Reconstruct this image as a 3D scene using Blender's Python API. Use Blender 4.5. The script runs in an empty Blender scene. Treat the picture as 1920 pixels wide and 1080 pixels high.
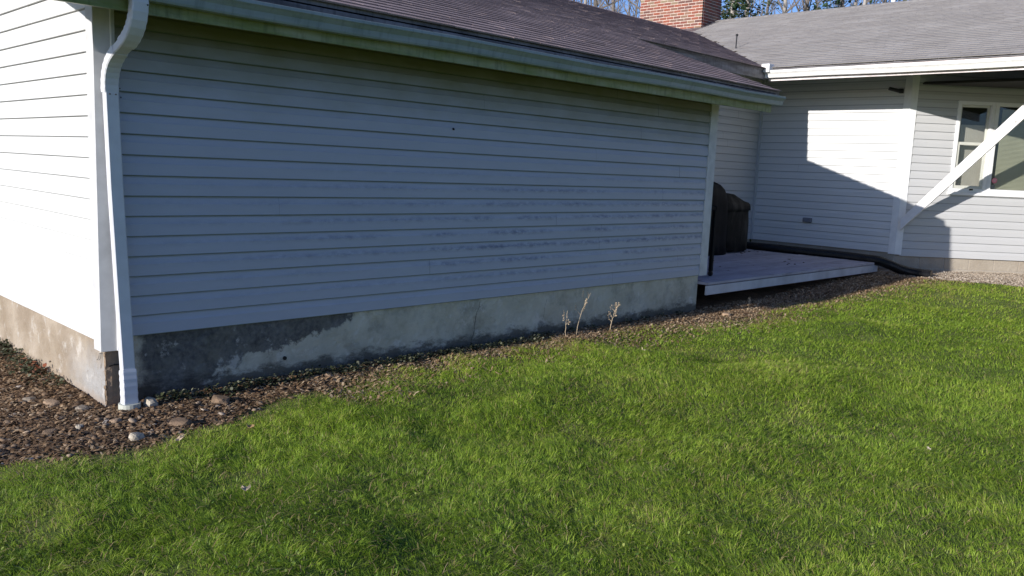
import bpy, math, random
import numpy as np
from mathutils import Vector, Matrix
R = math.radians
random.seed(7); rng = np.random.default_rng(11)
S = bpy.context.scene
C = S.collection
# ------------------------------------------------------------------ camera
# world: X runs along the long shaded wall, Y into the garage, Z up; origin at the near corner of the foundation
cam_d = bpy.data.cameras.new('camera'); cam = bpy.data.objects.new('camera', cam_d); C.objects.link(cam)
cam_d.sensor_width = 36; cam_d.lens = 1579.0/1920*36; cam_d.clip_start = .05; cam_d.clip_end = 2000
th, pitch, roll = R(44.6), math.atan(224.2/1579.0), math.atan(.0433)
F = Vector((math.cos(th), math.sin(th), 0)); RT = Vector((math.sin(th), -math.cos(th), 0)); UP = Vector((0, 0, 1))
fw = math.cos(pitch)*F - math.sin(pitch)*UP; up0 = math.sin(pitch)*F + math.cos(pitch)*UP
ir = math.cos(roll)*RT + math.sin(roll)*up0; iu = -math.sin(roll)*RT + math.cos(roll)*up0
m = Matrix.Identity(4)
for i in range(3): m[i][0], m[i][1], m[i][2] = ir[i], iu[i], -fw[i]
CAM = Vector((-1.805, -5.174, 1.52)); m.translation = CAM
cam.matrix_world = m; S.camera = cam
# ------------------------------------------------------------------ sky and sun
sun_dir = Vector((1, -.022, -.278)).normalized()
elev = math.asin(-sun_dir.z); 
w = bpy.data.worlds.new('World'); S.world = w; w.use_nodes = True
nt = w.node_tree; sky = nt.nodes.new('ShaderNodeTexSky'); sky.sky_type = 'NISHITA'; sky.sun_disc = False
sky.sun_elevation = elev; sky.sun_rotation = math.atan2(-sun_dir.x, -sun_dir.y)
sky.air_density = 1.0; sky.dust_density = .5; sky.ozone_density = 2.0
mx_ = nt.nodes.new('ShaderNodeMix'); mx_.data_type = 'RGBA'; mx_.blend_type = 'MULTIPLY'; mx_.inputs[0].default_value = 1; mx_.inputs[7].default_value = (.70, .86, 1.32, 1)   # the phone's daylight balance
nt.links.new(sky.outputs[0], mx_.inputs[6]); nt.links.new(mx_.outputs[2], nt.nodes['Background'].inputs[0]); nt.nodes['Background'].inputs[1].default_value = .10
sl = bpy.data.lights.new('sun', 'SUN'); sl.energy = 4.6; sl.angle = R(.5); sl.color = (1, .955, .90)
so = bpy.data.objects.new('sun', sl); C.objects.link(so); so.rotation_euler = sun_dir.to_track_quat('-Z', 'Y').to_euler()
S.view_settings.view_transform = 'Standard'; S.view_settings.look = 'None'; S.view_settings.exposure = 0.35; S.view_settings.gamma = 1
S.cycles.max_bounces = 6; S.cycles.diffuse_bounces = 4; S.cycles.transparent_max_bounces = 12
S.render.film_transparent = False

# ------------------------------------------------------------------ material helpers
def new_mat(name, rough=.7, spec=.3):
    M = bpy.data.materials.new(name); M.use_nodes = True
    b = M.node_tree.nodes['Principled BSDF']; b.inputs['Roughness'].default_value = rough
    b.inputs['Specular IOR Level'].default_value = spec
    return M, M.node_tree, b
class N:
    """tiny node graph helper"""
    def __init__(s, t): s.t = t; s.tc = None
    def n(s, ty, **kw):
        x = s.t.nodes.new(ty)
        for k, v in kw.items(): setattr(x, k, v)
        return x
    def obj(s):
        if not s.tc: s.tc = s.n('ShaderNodeTexCoord')
        return s.tc.outputs['Object']
    def mapping(s, scale=(1, 1, 1), loc=(0, 0, 0), vec=None):
        x = s.n('ShaderNodeMapping'); x.inputs['Scale'].default_value = scale; x.inputs['Location'].default_value = loc
        s.t.links.new(vec or s.obj(), x.inputs[0]); return x.outputs[0]
    def noise(s, scale, vec=None, detail=4, rough=.55, dist=0):
        x = s.n('ShaderNodeTexNoise'); x.inputs['Scale'].default_value = scale; x.inputs['Detail'].default_value = detail
        x.inputs['Roughness'].default_value = rough; x.inputs['Distortion'].default_value = dist
        s.t.links.new(vec or s.obj(), x.inputs['Vector']); return x.outputs['Fac']
    def ramp(s, v, a, b, lo=0., hi=1.):
        x = s.n('ShaderNodeMapRange'); x.clamp = True
        for i, q in enumerate((a, b, lo, hi)): x.inputs[i+1].default_value = q
        s.t.links.new(v, x.inputs[0]); return x.outputs[0]
    def math(s, op, a, b=None, c=None):
        x = s.n('ShaderNodeMath', operation=op)
        for i, q in enumerate((a, b, c)):
            if q is None: continue
            if isinstance(q, (int, float)): x.inputs[i].default_value = q
            else: s.t.links.new(q, x.inputs[i])
        return x.outputs[0]
    def mix(s, fac, a, b, mode='MIX'):
        x = s.n('ShaderNodeMix', data_type='RGBA', blend_type=mode)
        for i, q in ((0, fac), (6, a), (7, b)):
            if isinstance(q, (int, float)): x.inputs[i].default_value = q
            elif isinstance(q, tuple): x.inputs[i].default_value = (*q, 1)
            else: s.t.links.new(q, x.inputs[i])
        return x.outputs[2]
    def xyz(s, vec=None):
        x = s.n('ShaderNodeSeparateXYZ'); s.t.links.new(vec or s.obj(), x.inputs[0]); return x.outputs
    def attr(s, name):
        x = s.n('ShaderNodeAttribute'); x.attribute_name = name; return x
    def bump(s, h, b, strength=.5, dist=.01):
        x = s.n('ShaderNodeBump'); x.inputs['Strength'].default_value = strength; x.inputs['Distance'].default_value = dist
        s.t.links.new(h, x.inputs['Height']); s.t.links.new(x.outputs[0], b.inputs['Normal'])
    def col(s, c, b): s.t.links.new(c, b.inputs['Base Color'])

def simple(name, col, rough=.6, var=.12, scale=6, spec=.3, bump=0, metal=0):
    M, t, b = new_mat(name, rough, spec); g = N(t); b.inputs['Metallic'].default_value = metal
    n1 = g.noise(scale, detail=5)
    lo = tuple(c*(1-var) for c in col); hi = tuple(min(1, c*(1+var)) for c in col)
    g.col(g.mix(g.ramp(n1, .3, .7), lo, hi), b)
    if bump: g.bump(g.noise(scale*6, detail=5), b, bump, .01)
    return M

def vinyl(name, base, dirt=.5, mildew=False, algae=False, seam=(.20, .21, .22)):
    M, t, b = new_mat(name, .42, .35); g = N(t)
    x = g.xyz(); sm_ = g.ramp(g.attr('tone').outputs['Fac'], .5, 1)
    big = g.noise(1.3, detail=3); fine = g.noise(90, g.mapping((1, 1, 1)), detail=3)
    streak = g.noise(5, g.mapping((.35, .35, 6)), detail=4)
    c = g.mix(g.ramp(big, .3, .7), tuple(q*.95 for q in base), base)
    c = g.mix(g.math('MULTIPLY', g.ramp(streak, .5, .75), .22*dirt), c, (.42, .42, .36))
    if mildew:      # smudges of dark mildew on the faces of the middle boards, thicker in the middle and right of the wall
        zc = g.math('FRACT', g.math('DIVIDE', g.math('SUBTRACT', x[2], .41), .1213))
        band = g.math('MULTIPLY', g.ramp(zc, .35, .6), g.ramp(zc, .92, .68))
        zz = g.math('MULTIPLY', g.ramp(x[2], .42, .75), g.ramp(x[2], 1.62, 1.15))
        xx = g.ramp(x[0], .5, 3.2, .25, 1)
        sm = g.math('MULTIPLY', g.ramp(g.noise(1.6, g.mapping((1, 1, 4)), detail=3), .34, .56), g.ramp(g.noise(20, g.mapping((.8, 1, 1.5)), detail=5, rough=.7), .36, .64))
        f = g.math('MULTIPLY', g.math('MULTIPLY', sm, band), g.math('MULTIPLY', zz, xx))
        c = g.mix(g.math('MULTIPLY', f, .9), c, (.13, .14, .19))
        # thin film of dust, all over
        c = g.mix(g.ramp(g.noise(14, g.mapping((.5, 1, 2)), detail=5, rough=.7), .4, .75, 0, .22), c, (.36, .38, .42))
    if algae:       # green algae along lower board edges; under the eaves, algae with shade painted in
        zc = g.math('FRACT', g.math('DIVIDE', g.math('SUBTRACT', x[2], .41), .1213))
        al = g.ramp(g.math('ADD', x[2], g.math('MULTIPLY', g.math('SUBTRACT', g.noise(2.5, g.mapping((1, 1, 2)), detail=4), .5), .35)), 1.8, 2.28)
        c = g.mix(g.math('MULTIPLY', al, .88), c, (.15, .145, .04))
        edge = g.math('MAXIMUM', g.ramp(zc, .06, .015), g.ramp(zc, .975, .99))
        c = g.mix(g.math('MULTIPLY', edge, .68), c, (.06, .10, .045))
    if not algae: c = g.mix(g.math('MULTIPLY', sm_, .74), c, seam)      # shadow under each lap, painted dark into the seam colour
    g.col(c, b)
    g.bump(g.noise(40, g.mapping((.15, .15, 4)), detail=3), b, .12, .004)
    return M

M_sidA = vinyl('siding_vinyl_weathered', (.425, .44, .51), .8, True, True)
M_sidW = vinyl('siding_vinyl_white', (.70, .70, .69), .35)
M_sidB = vinyl('siding_vinyl_pale', (.52, .52, .52), .4)
M_trim = simple('trim_white', (.78, .78, .77), .45, .06, 8)
M_trimA = simple('trim_grey_white', (.56, .56, .56), .5, .14, 7)
M_brace = simple('painted_timber', (.78, .76, .75), .55, .07, 12, bump=.15)

def gutter_mat(name, base, green, amt):
    M, t, b = new_mat(name, .4, .4); g = N(t)
    n1 = g.noise(3, g.mapping((1, 1, 5)), detail=5); n2 = g.noise(18, g.mapping((1.5, 1, .3)), detail=4)
    c = g.mix(g.math('MULTIPLY', g.ramp(n1, .3, .65), amt), base, green)
    c = g.mix(g.math('MULTIPLY', g.ramp(n2, .5, .75), amt*.7), c, tuple(q*.45 for q in green))
    g.col(c, b); return M
M_gutA = gutter_mat('gutter_algae', (.29, .34, .36), (.17, .23, .20), .5)
M_fasA = gutter_mat('fascia_algae', (.33, .35, .22), (.18, .22, .05), 1.0)
M_gutB = gutter_mat('gutter_white', (.82, .81, .79), (.62, .58, .5), .3)
M_fasB = gutter_mat('fascia_stained', (.80, .74, .73), (.55, .46, .45), .6)
M_wood = gutter_mat('weathered_board', (.22, .21, .22), (.06, .055, .06), 1.)
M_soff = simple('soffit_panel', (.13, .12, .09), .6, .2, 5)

def roof_mat(name, a, bcol, moss=.2):
    M, t, b = new_mat(name, .95, .1); g = N(t)
    r = g.attr('tone').outputs['Fac']
    c = g.mix(r, a, bcol)
    c = g.mix(g.ramp(g.noise(1.2, detail=5), .35, .7, 0, .45), c, tuple(q*.62 for q in a))
    c = g.mix(g.ramp(g.noise(240, detail=2), .35, .65, 0, .5), c, tuple(min(1, q*1.6) for q in bcol))
    c = g.mix(g.ramp(g.noise(2.4, g.mapping((1, 1, 1), (4, 2, 7)), detail=6, rough=.7), .56, .72, 0, moss), c, (.09, .10, .05))
    g.col(c, b); g.bump(g.noise(300, detail=2), b, .5, .004); return M
M_roofA = roof_mat('shingle_brown_grey', (.165, .122, .11), (.37, .285, .265), .2)
M_roofB = roof_mat('shingle_pale_grey', (.20, .182, .168), (.32, .30, .28), .08)

def concrete(name, kind):
    M, t, b = new_mat(name, .9, .15); g = N(t); x = g.xyz()
    n1 = g.noise(3.5, detail=6, rough=.6); n2 = g.noise(28, detail=5, rough=.65); n3 = g.noise(9, detail=6, rough=.7)
    if kind == 'long':     # parged wall in the shade: a dark old coat over the near upper part, paler below and to the right
        c = g.mix(g.ramp(n1, .3, .7), (.46, .425, .33), (.60, .565, .46))
        lim = g.math('ADD', g.math('MULTIPLY', g.ramp(x[0], .35, 1.78), .36), -.02)
        lim = g.math('ADD', lim, g.math('MULTIPLY', g.math('SUBTRACT', n3, .5), .30)); lim = g.math('ADD', lim, g.math('MULTIPLY', g.math('SUBTRACT', g.noise(1.7, detail=3), .5), .25))
        up = g.ramp(g.math('SUBTRACT', x[2], lim), -.012, .014)
        nx = g.math('ADD', x[0], g.math('MULTIPLY', g.math('SUBTRACT', n3, .5), .25))
        dk = g.math('MULTIPLY', up, g.ramp(nx, 1.80, 1.77))
        dk = g.math('MULTIPLY', dk, g.ramp(nx, .16, .24))
        c = g.mix(g.math('MULTIPLY', dk, g.ramp(n2, .3, .6, .80, 1)), c, g.mix(g.ramp(g.noise(4, detail=7, rough=.75), .35, .68), (.062, .060, .058), (.16, .155, .15)))
        c = g.mix(g.ramp(g.noise(2.3, g.mapping((1, 1, 1), (9, 3, 1)), detail=6, rough=.7), .50, .64, 0, .6), c, (.24, .225, .18))
        c = g.mix(g.ramp(g.noise(4, g.mapping((1, 1, 1), (2, 8, 1)), detail=7, rough=.75), .55, .62, 0, .6), c, (.66, .63, .56))
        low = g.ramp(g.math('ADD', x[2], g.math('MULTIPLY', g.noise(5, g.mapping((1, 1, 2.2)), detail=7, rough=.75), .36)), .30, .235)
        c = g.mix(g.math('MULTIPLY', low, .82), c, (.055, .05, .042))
        old = g.ramp(nx, .17, .14)
        c = g.mix(old, c, g.mix(g.ramp(n3, .35, .65), (.42, .29, .19), (.22, .18, .14)))
    elif kind == 'gable':  # sunlit end
        c = g.mix(g.ramp(n1, .3, .7), (.23, .18, .125), (.40, .34, .27))
        gy = g.math('MULTIPLY', g.ramp(g.math('ADD', x[1], g.math('MULTIPLY', n3, .5)), 1.0, .5), g.ramp(g.math('ADD', x[2], g.math('MULTIPLY', n1, .3)), .5, .35))
        c = g.mix(g.math('MULTIPLY', gy, .7), c, (.31, .32, .33))
        c = g.mix(g.ramp(n2, .58, .68, 0, .6), c, (.20, .17, .14)); c = g.mix(g.ramp(g.noise(6, g.mapping((1, 1, 1), (5, 5, 5)), detail=7, rough=.75), .55, .64, 0, .6), c, (.52, .49, .45)); c = g.mix(g.ramp(g.noise(2, g.mapping((1, 1, .6), (1, 7, 5)), detail=5, rough=.7), .50, .66, 0, .55), c, (.25, .20, .15))
        c = g.mix(g.ramp(g.math('ADD', x[2], g.math('MULTIPLY', n3, .1)), .10, .05, 0, .5), c, (.30, .22, .15))
    else:
        c = g.mix(g.ramp(n1, .3, .7), (.33, .28, .22), (.42, .37, .30))
        c = g.mix(g.ramp(n2, .55, .7, 0, .4), c, (.26, .22, .18))
    g.col(c, b); g.bump(g.math('ADD', n2, g.math('MULTIPLY', n3, 1.5)), b, .55, .012); return M
M_conL = concrete('parged_concrete_shaded_side', 'long'); M_conG = concrete('parged_concrete_gable', 'gable'); M_conB = concrete('block_concrete', 'block')
M_mortar = simple('mortar', (.42, .38, .33), .9, .15, 30, bump=.4)
def brick_mat():
    M, t, b = new_mat('brick', .85, .15); g = N(t); r = g.attr('tone').outputs['Fac']
    x = g.n('ShaderNodeValToRGB'); g.t.links.new(r, x.inputs[0]); e = x.color_ramp.elements
    e[0].color = (.23, .07, .045, 1); e[1].color = (.15, .12, .09, 1)
    for p, c in ((.25, (.27, .075, .045, 1)), (.45, (.20, .06, .045, 1)), (.6, (.11, .055, .05, 1)), (.72, (.24, .10, .07, 1)), (.82, (.24, .19, .12, 1)), (.92, (.18, .085, .065, 1))):
        q = e.new(p); q.color = c
    g.col(g.mix(g.ramp(g.noise(60, detail=4), .35, .7, 0, .35), x.outputs[0], (.30, .19, .14)), b); g.bump(g.noise(120), b, .4, .004); return M
M_brick = brick_mat()
M_black = simple('black_cover_fabric', (.010, .010, .011), .7, .4, 7, spec=.12)
M_cover = simple('dark_cover_fabric', (.018, .016, .013), .7, .6, 5, spec=.15)
def cover_mat():
    M, t, b = new_mat('dark_cover_faded', .7, .18); g = N(t)
    c = g.mix(g.ramp(g.noise(9, detail=5), .35, .7), (.006, .0055, .005), (.018, .016, .013)); c = g.mix(g.ramp(g.noise(4.5, g.mapping((1, 1, .35), (3, 1, 0)), detail=5), .55, .66), c, (.055, .05, .042))
    g.col(c, b); g.bump(g.noise(14, g.mapping((1, 1, .4)), detail=4), b, .5, .02); return M
M_cover = cover_mat()
M_pipe = simple('black_plastic_pipe', (.008, .008, .009), .38, .3, 9)
M_steel = simple('dull_metal', (.35, .35, .35), .45, .2, 20, metal=.6)
M_dark = simple('dark_plastic', (.02, .02, .022), .5, .2, 20)
def deck_mat():
    M, t, b = new_mat('deck_paint', .8, .2); g = N(t); x = g.attr('tone').outputs['Fac']
    c = g.mix(x, (.33, .32, .37), (.46, .44, .49)); c = g.mix(g.ramp(g.noise(7, g.mapping((.3, 2.5, 1)), detail=6, rough=.75), .52, .66, 0, .75), c, (.20, .18, .17)); c = g.mix(g.ramp(g.noise(3, g.mapping((.7, 1, 1), (3, 1, 1)), detail=4), .45, .75, 0, .35), c, (.22, .21, .2))
    g.col(c, b); g.bump(g.noise(30, g.mapping((.15, 3, 1)), detail=4), b, .4, .006); return M
M_deck = deck_mat()
M_deckf = simple('deck_face_paint', (.50, .50, .53), .7, .15, 4, bump=.2)
M_blind = simple('blind_slat', (.50, .48, .37), .6, .05, 4)
M_curt = simple('room_curtain', (.50, .45, .40), .9, .1, 3)
M_room = simple('room_dark', (.05, .048, .045), .95, .1, 3)
M_pink = simple('sticker_pink', (.80, .22, .30), .5, .1, 40)
M_stick = simple('sticker_white', (.75, .72, .72), .5, .05, 40)
M_greybox = simple('grey_plastic', (.18, .19, .22), .5, .1, 30)
def glass():
    M, t, b = new_mat('window_glass', .02, .5)
    b.inputs['Base Color'].default_value = (.9, .95, .95, 1); b.inputs['Roughness'].default_value = .03
    tr = t.nodes.new('ShaderNodeBsdfTransparent'); tr.inputs[0].default_value = (.90, .92, .91, 1)
    gl = t.nodes.new('ShaderNodeBsdfGlossy'); gl.inputs['Roughness'].default_value = .02
    fr = t.nodes.new('ShaderNodeLayerWeight'); fr.inputs[0].default_value = .12
    mx = t.nodes.new('ShaderNodeMixShader'); mp_ = t.nodes.new('ShaderNodeMapRange'); mp_.inputs[3].default_value = .04; mp_.inputs[4].default_value = .8; t.links.new(fr.outputs['Facing'], mp_.inputs[0]); t.links.new(mp_.outputs[0], mx.inputs[0]); t.links.new(tr.outputs[0], mx.inputs[1]); t.links.new(gl.outputs[0], mx.inputs[2])
    t.links.new(mx.outputs[0], t.nodes['Material Output'].inputs[0]); return M
M_glass = glass()

# ------------------------------------------------------------------ mesh helpers
class MB:
    def __init__(s): s.v = []; s.f = []; s.tone = []
    def quad(s, a, b, c, d, tone=.5):
        n = len(s.v); s.v += [tuple(a), tuple(b), tuple(c), tuple(d)]; s.f.append((n, n+1, n+2, n+3)); s.tone += [tone]*4
    def poly(s, pts, tone=.5):
        n = len(s.v); s.v += [tuple(p) for p in pts]; s.f.append(tuple(range(n, n+len(pts)))); s.tone += [tone]*len(pts)
    def prism(s, base, off, tone=.5):
        """closed solid: polygon base extruded by vector off"""
        n = len(s.v); k = len(base); off = Vector(off)
        s.v += [tuple(p) for p in base] + [tuple(Vector(p)+off) for p in base]; s.tone += [tone]*(2*k)
        s.f.append(tuple(range(n, n+k))[::-1]); s.f.append(tuple(range(n+k, n+2*k)))
        for i in range(k): j = (i+1) % k; s.f.append((n+i, n+j, n+k+j, n+k+i))
    def box(s, a, b, tone=.5):
        x0, y0, z0 = a; x1, y1, z1 = b
        s.prism([(x0, y0, z0), (x1, y0, z0), (x1, y1, z0), (x0, y1, z0)], (0, 0, z1-z0), tone)
    def obox(s, o, ax, ay, az, tone=.5):
        o = Vector(o); ax = Vector(ax); ay = Vector(ay)
        s.prism([o, o+ax, o+ax+ay, o+ay], az, tone)
    def sweep(s, path, prof, ups=None, caps=True, tone=.5):
        """profile list of (a,b) swept on path; b along 'up' hint"""
        P = [Vector(p) for p in path]; k = len(prof); n0 = len(s.v)
        for i, p in enumerate(P):
            d = (P[min(i+1, len(P)-1)] - P[max(i-1, 0)]).normalized()
            up = Vector(ups[i]) if ups else Vector((0, 0, 1))
            sd = d.cross(up)
            if sd.length < 1e-4: sd = Vector((1, 0, 0))
            sd.normalize(); u2 = sd.cross(d).normalized()
            sc = prof
            for a, b in sc: s.v.append(tuple(p + sd*a + u2*b)); s.tone.append(tone)
        for i in range(len(P)-1):
            for j in range(k):
                q = (j+1) % k; a = n0+i*k
                s.f.append((a+j, a+q, a+k+q, a+k+j))
        if caps:
            s.f.append(tuple(range(n0, n0+k))); s.f.append(tuple(range(n0+(len(P)-1)*k, n0+len(P)*k))[::-1])
    def tube(s, path, rad, k=8, caps=True, tone=.5):
        P = [Vector(p) for p in path]; n0 = len(s.v)
        rad = [rad]*len(P) if isinstance(rad, (int, float)) else rad
        ref = Vector((.3, .2, 1)).normalized()
        for i, p in enumerate(P):
            d = (P[min(i+1, len(P)-1)] - P[max(i-1, 0)]).normalized()
            r0 = ref if abs(d.dot(ref)) < .95 else Vector((1, 0, 0))
            a = d.cross(r0).normalized(); b = a.cross(d)
            for j in range(k):
                t = 2*math.pi*j/k; s.v.append(tuple(p + (a*math.cos(t)+b*math.sin(t))*rad[i])); s.tone.append(tone)
        for i in range(len(P)-1):
            for j in range(k):
                q = (j+1) % k; a = n0+i*k; s.f.append((a+j, a+q, a+k+q, a+k+j))
        if caps: s.f.append(tuple(range(n0, n0+k))[::-1]); s.f.append(tuple(range(n0+(len(P)-1)*k, n0+len(P)*k)))
    def build(s, name, mat, parent=None, smooth=False, bevel=0, solid=0):
        me = bpy.data.meshes.new(name); me.from_pydata(s.v, [], s.f); me.materials.append(mat)
        a = me.attributes.new('tone', 'FLOAT', 'POINT'); a.data.foreach_set('value', s.tone)
        if smooth: me.polygons.foreach_set('use_smooth', [True]*len(me.polygons))
        me.update(); o = bpy.data.objects.new(name, me); C.objects.link(o)
        if parent: o.parent = parent
        if bevel:
            bm = o.modifiers.new('b', 'BEVEL'); bm.width = bevel; bm.segments = 2; bm.limit_method = 'ANGLE'; bm.angle_limit = R(50)
        return o
def tag(o, label, cat, group=None, kind=None):
    if kind: o['kind'] = kind; return o
    if label: o['label'] = label
    if cat: o['category'] = cat
    if group: o['group'] = group
    return o
def empty(name, label=None, cat=None, group=None, loc=(0, 0, 0), rz=0):
    o = bpy.data.objects.new(name, None); C.objects.link(o); o.location = loc; o.rotation_euler = (0, 0, rz); o.empty_display_size = .1
    return tag(o, label, cat, group)

# ------------------------------------------------------------------ ground
def gz(x, y):
    t = np.clip((np.asarray(x, float)-6.0)/6.0, 0, 1)
    return .17*t*t*(3-2*t)
def wob(x, y, s=1.0):   # cheap smooth value noise in numpy
    x = np.asarray(x, float)*s; y = np.asarray(y, float)*s
    return (np.sin(x*1.7+1.3*np.sin(y*1.1+.5))+np.sin(y*2.3+1.7*np.sin(x*.9+2))+np.sin((x+y)*1.3+4+np.sin(x*2.1-y)))/3
def vnoise(x, y, seed=0):
    x = np.asarray(x, float); y = np.asarray(y, float)
    xi = np.floor(x).astype(np.int64); yi = np.floor(y).astype(np.int64); fx = x-xi; fy = y-yi
    fx = fx*fx*(3-2*fx); fy = fy*fy*(3-2*fy)
    def h(a, b):
        v = (a*374761393 + b*668265263 + seed*1442695041) & 0x7fffffff
        v = ((v ^ (v >> 13))*1274126177) & 0x7fffffff
        return ((v ^ (v >> 16)) & 0xffff)/65535.
    return (h(xi, yi)*(1-fx)+h(xi+1, yi)*fx)*(1-fy)+(h(xi, yi+1)*(1-fx)+h(xi+1, yi+1)*fx)*fy
# edge of the lawn (bed of stones between it and the house)
EDGE = [(-9, .6), (-5, .3), (-2.2, -.35), (-1.3, -.62), (-.74, -.70), (-.52, -.76), (-.30, -.85), (-.14, -.86), (-.01, -.81), (.15, -.74), (.40, -.71), (.65, -.55), (.9, -.44), (1.16, -.39),
        (1.53, -.23), (1.84, -.2), (2.43, -.13), (3.01, -.14), (3.6, -.17), (4.37, -.18), (5.21, -.2), (5.8, -.36), (6.7, -.48), (7.42, -.42), (7.97, -.51), (8.53, -.63),
        (9.24, -.72), (9.99, -.75), (10.75, -.75), (11.2, -.85), (11.48, -1.15), (11.6, -1.62), (11.75, -2.04), (12.3, -2.8), (13.2, -3.9), (14, -5.5), (14.3, -9)]
EX = np.array([e[0] for e in EDGE]); EY = np.array([e[1] for e in EDGE])
def lawn_d(x, y):
    """signed: positive inside the lawn (approx distance in metres from the edge)"""
    x = np.asarray(x, float); y = np.asarray(y, float)
    best = np.full(x.shape, 1e9); 
    for i in range(len(EX)-1):
        ax, ay, bx, by = EX[i], EY[i], EX[i+1], EY[i+1]; dx, dy = bx-ax, by-ay
        t = np.clip(((x-ax)*dx+(y-ay)*dy)/(dx*dx+dy*dy), 0, 1)
        best = np.minimum(best, np.hypot(x-ax-t*dx, y-ay-t*dy))
    inside = np.zeros(x.shape, bool)
    px = np.append(EX, [14.3, -9]); py = np.append(EY, [-40, -40])
    j = len(px)-1
    for i in range(len(px)):
        c = ((py[i] > y) != (py[j] > y)) & (x < (px[j]-px[i])*(y-py[i])/(py[j]-py[i]+1e-12)+px[i]); inside ^= c; j = i
    return np.where(inside, best, -best)
def soil_mat():
    M, t, b = new_mat('soil_and_mulch', .95, .1); g = N(t); x = g.attr('tone').outputs['Fac']
    n1 = g.noise(5, detail=6, rough=.65); n2 = g.noise(60, detail=5, rough=.7); n3 = g.noise(22, detail=4)
    dirt = g.mix(g.ramp(n1, .3, .7), (.12, .072, .042), (.23, .15, .09))
    dirt = g.mix(g.ramp(n2, .5, .68, 0, .8), dirt, (.30, .23, .17)); dirt = g.mix(g.ramp(n2, .42, .3, 0, .8), dirt, (.03, .02, .014))
    p = g.xyz()
    sandy = g.mix(g.ramp(n2, .4, .65), (.30, .24, .18), (.46, .39, .31))
    dirt = g.mix(g.ramp(p[0], 11.9, 12.7), dirt, sandy)
    turf = g.mix(g.ramp(n3, .35, .65), (.09, .13, .03), (.17, .19, .06))
    g.col(g.mix(x, dirt, turf), b); g.bump(g.math('ADD', n2, n3), b, .8, .02); return M
def grid(name, x0, x1, y0, y1, step, mat, zoff=0):
    nx = int(round((x1-x0)/step))+1; ny = int(round((y1-y0)/step))+1
    X, Y = np.meshgrid(np.linspace(x0, x1, nx), np.linspace(y0, y1, ny), indexing='ij')
    d = lawn_d(X, Y); rough = np.clip(-d*3, 0, 1)
    Z = gz(X, Y) + .014*(vnoise(X*14, Y*14, 3)-.5)*rough + .02*(vnoise(X*3, Y*3, 5)-.5) + zoff
    Z += lump(X, Y)*np.clip(d*3, 0, 1)
    me = bpy.data.meshes.new(name); idx = np.arange(nx*ny).reshape(nx, ny)
    f = np.stack([idx[:-1, :-1], idx[1:, :-1], idx[1:, 1:], idx[:-1, 1:]], -1).reshape(-1, 4)
    me.vertices.add(nx*ny); me.vertices.foreach_set('co', np.stack([X, Y, Z], -1).ravel())
    me.loops.add(f.size); me.loops.foreach_set('vertex_index', f.ravel()); me.polygons.add(len(f)); me.polygons.foreach_set('loop_start', np.arange(0, f.size, 4))
    me.update(calc_edges=True)
    a = me.attributes.new('tone', 'FLOAT', 'POINT'); a.data.foreach_set('value', np.clip(d*4+.5, 0, 1).ravel())
    me.polygons.foreach_set('use_smooth', [True]*len(f)); me.materials.append(mat)
    o = bpy.data.objects.new(name, me); C.objects.link(o); return o
def lump(X, Y):   # gentle unevenness of the turf
    return .09*(vnoise(X*1.3+3, Y*1.3, 9)-.5) + .05*(vnoise(X*3.1, Y*3.1, 12)-.5)
M_soil = soil_mat()
tag(grid('ground', -4, 17, -8, 3.5, .03, M_soil), '', '', kind='structure')
far = MB()
rings = [(-4, -8, 17, 3.5), (-60, -60, 120, 120), (-900, -900, 900, 900)]
for (a0, b0, a1, b1), (c0, d0, c1, d1), z0, z1 in ((rings[0], rings[1], -.02, -.02), (rings[1], rings[2], -.02, -1)):
    def zz(x, y, z): return z + (float(gz(x, y)) if z == -.02 else 0)
    A = [(a0, b0), (a1, b0), (a1, b1), (a0, b1)]; B_ = [(c0, d0), (c1, d0), (c1, d1), (c0, d1)]
    for i in range(4):
        j = (i+1) % 4
        far.quad((*B_[i], zz(*B_[i], z1)), (*B_[j], zz(*B_[j], z1)), (*A[j], zz(*A[j], z0)), (*A[i], zz(*A[i], z0)), 1)
fo = far.build('terrain', M_soil); tag(fo, '', '', kind='structure')

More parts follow.
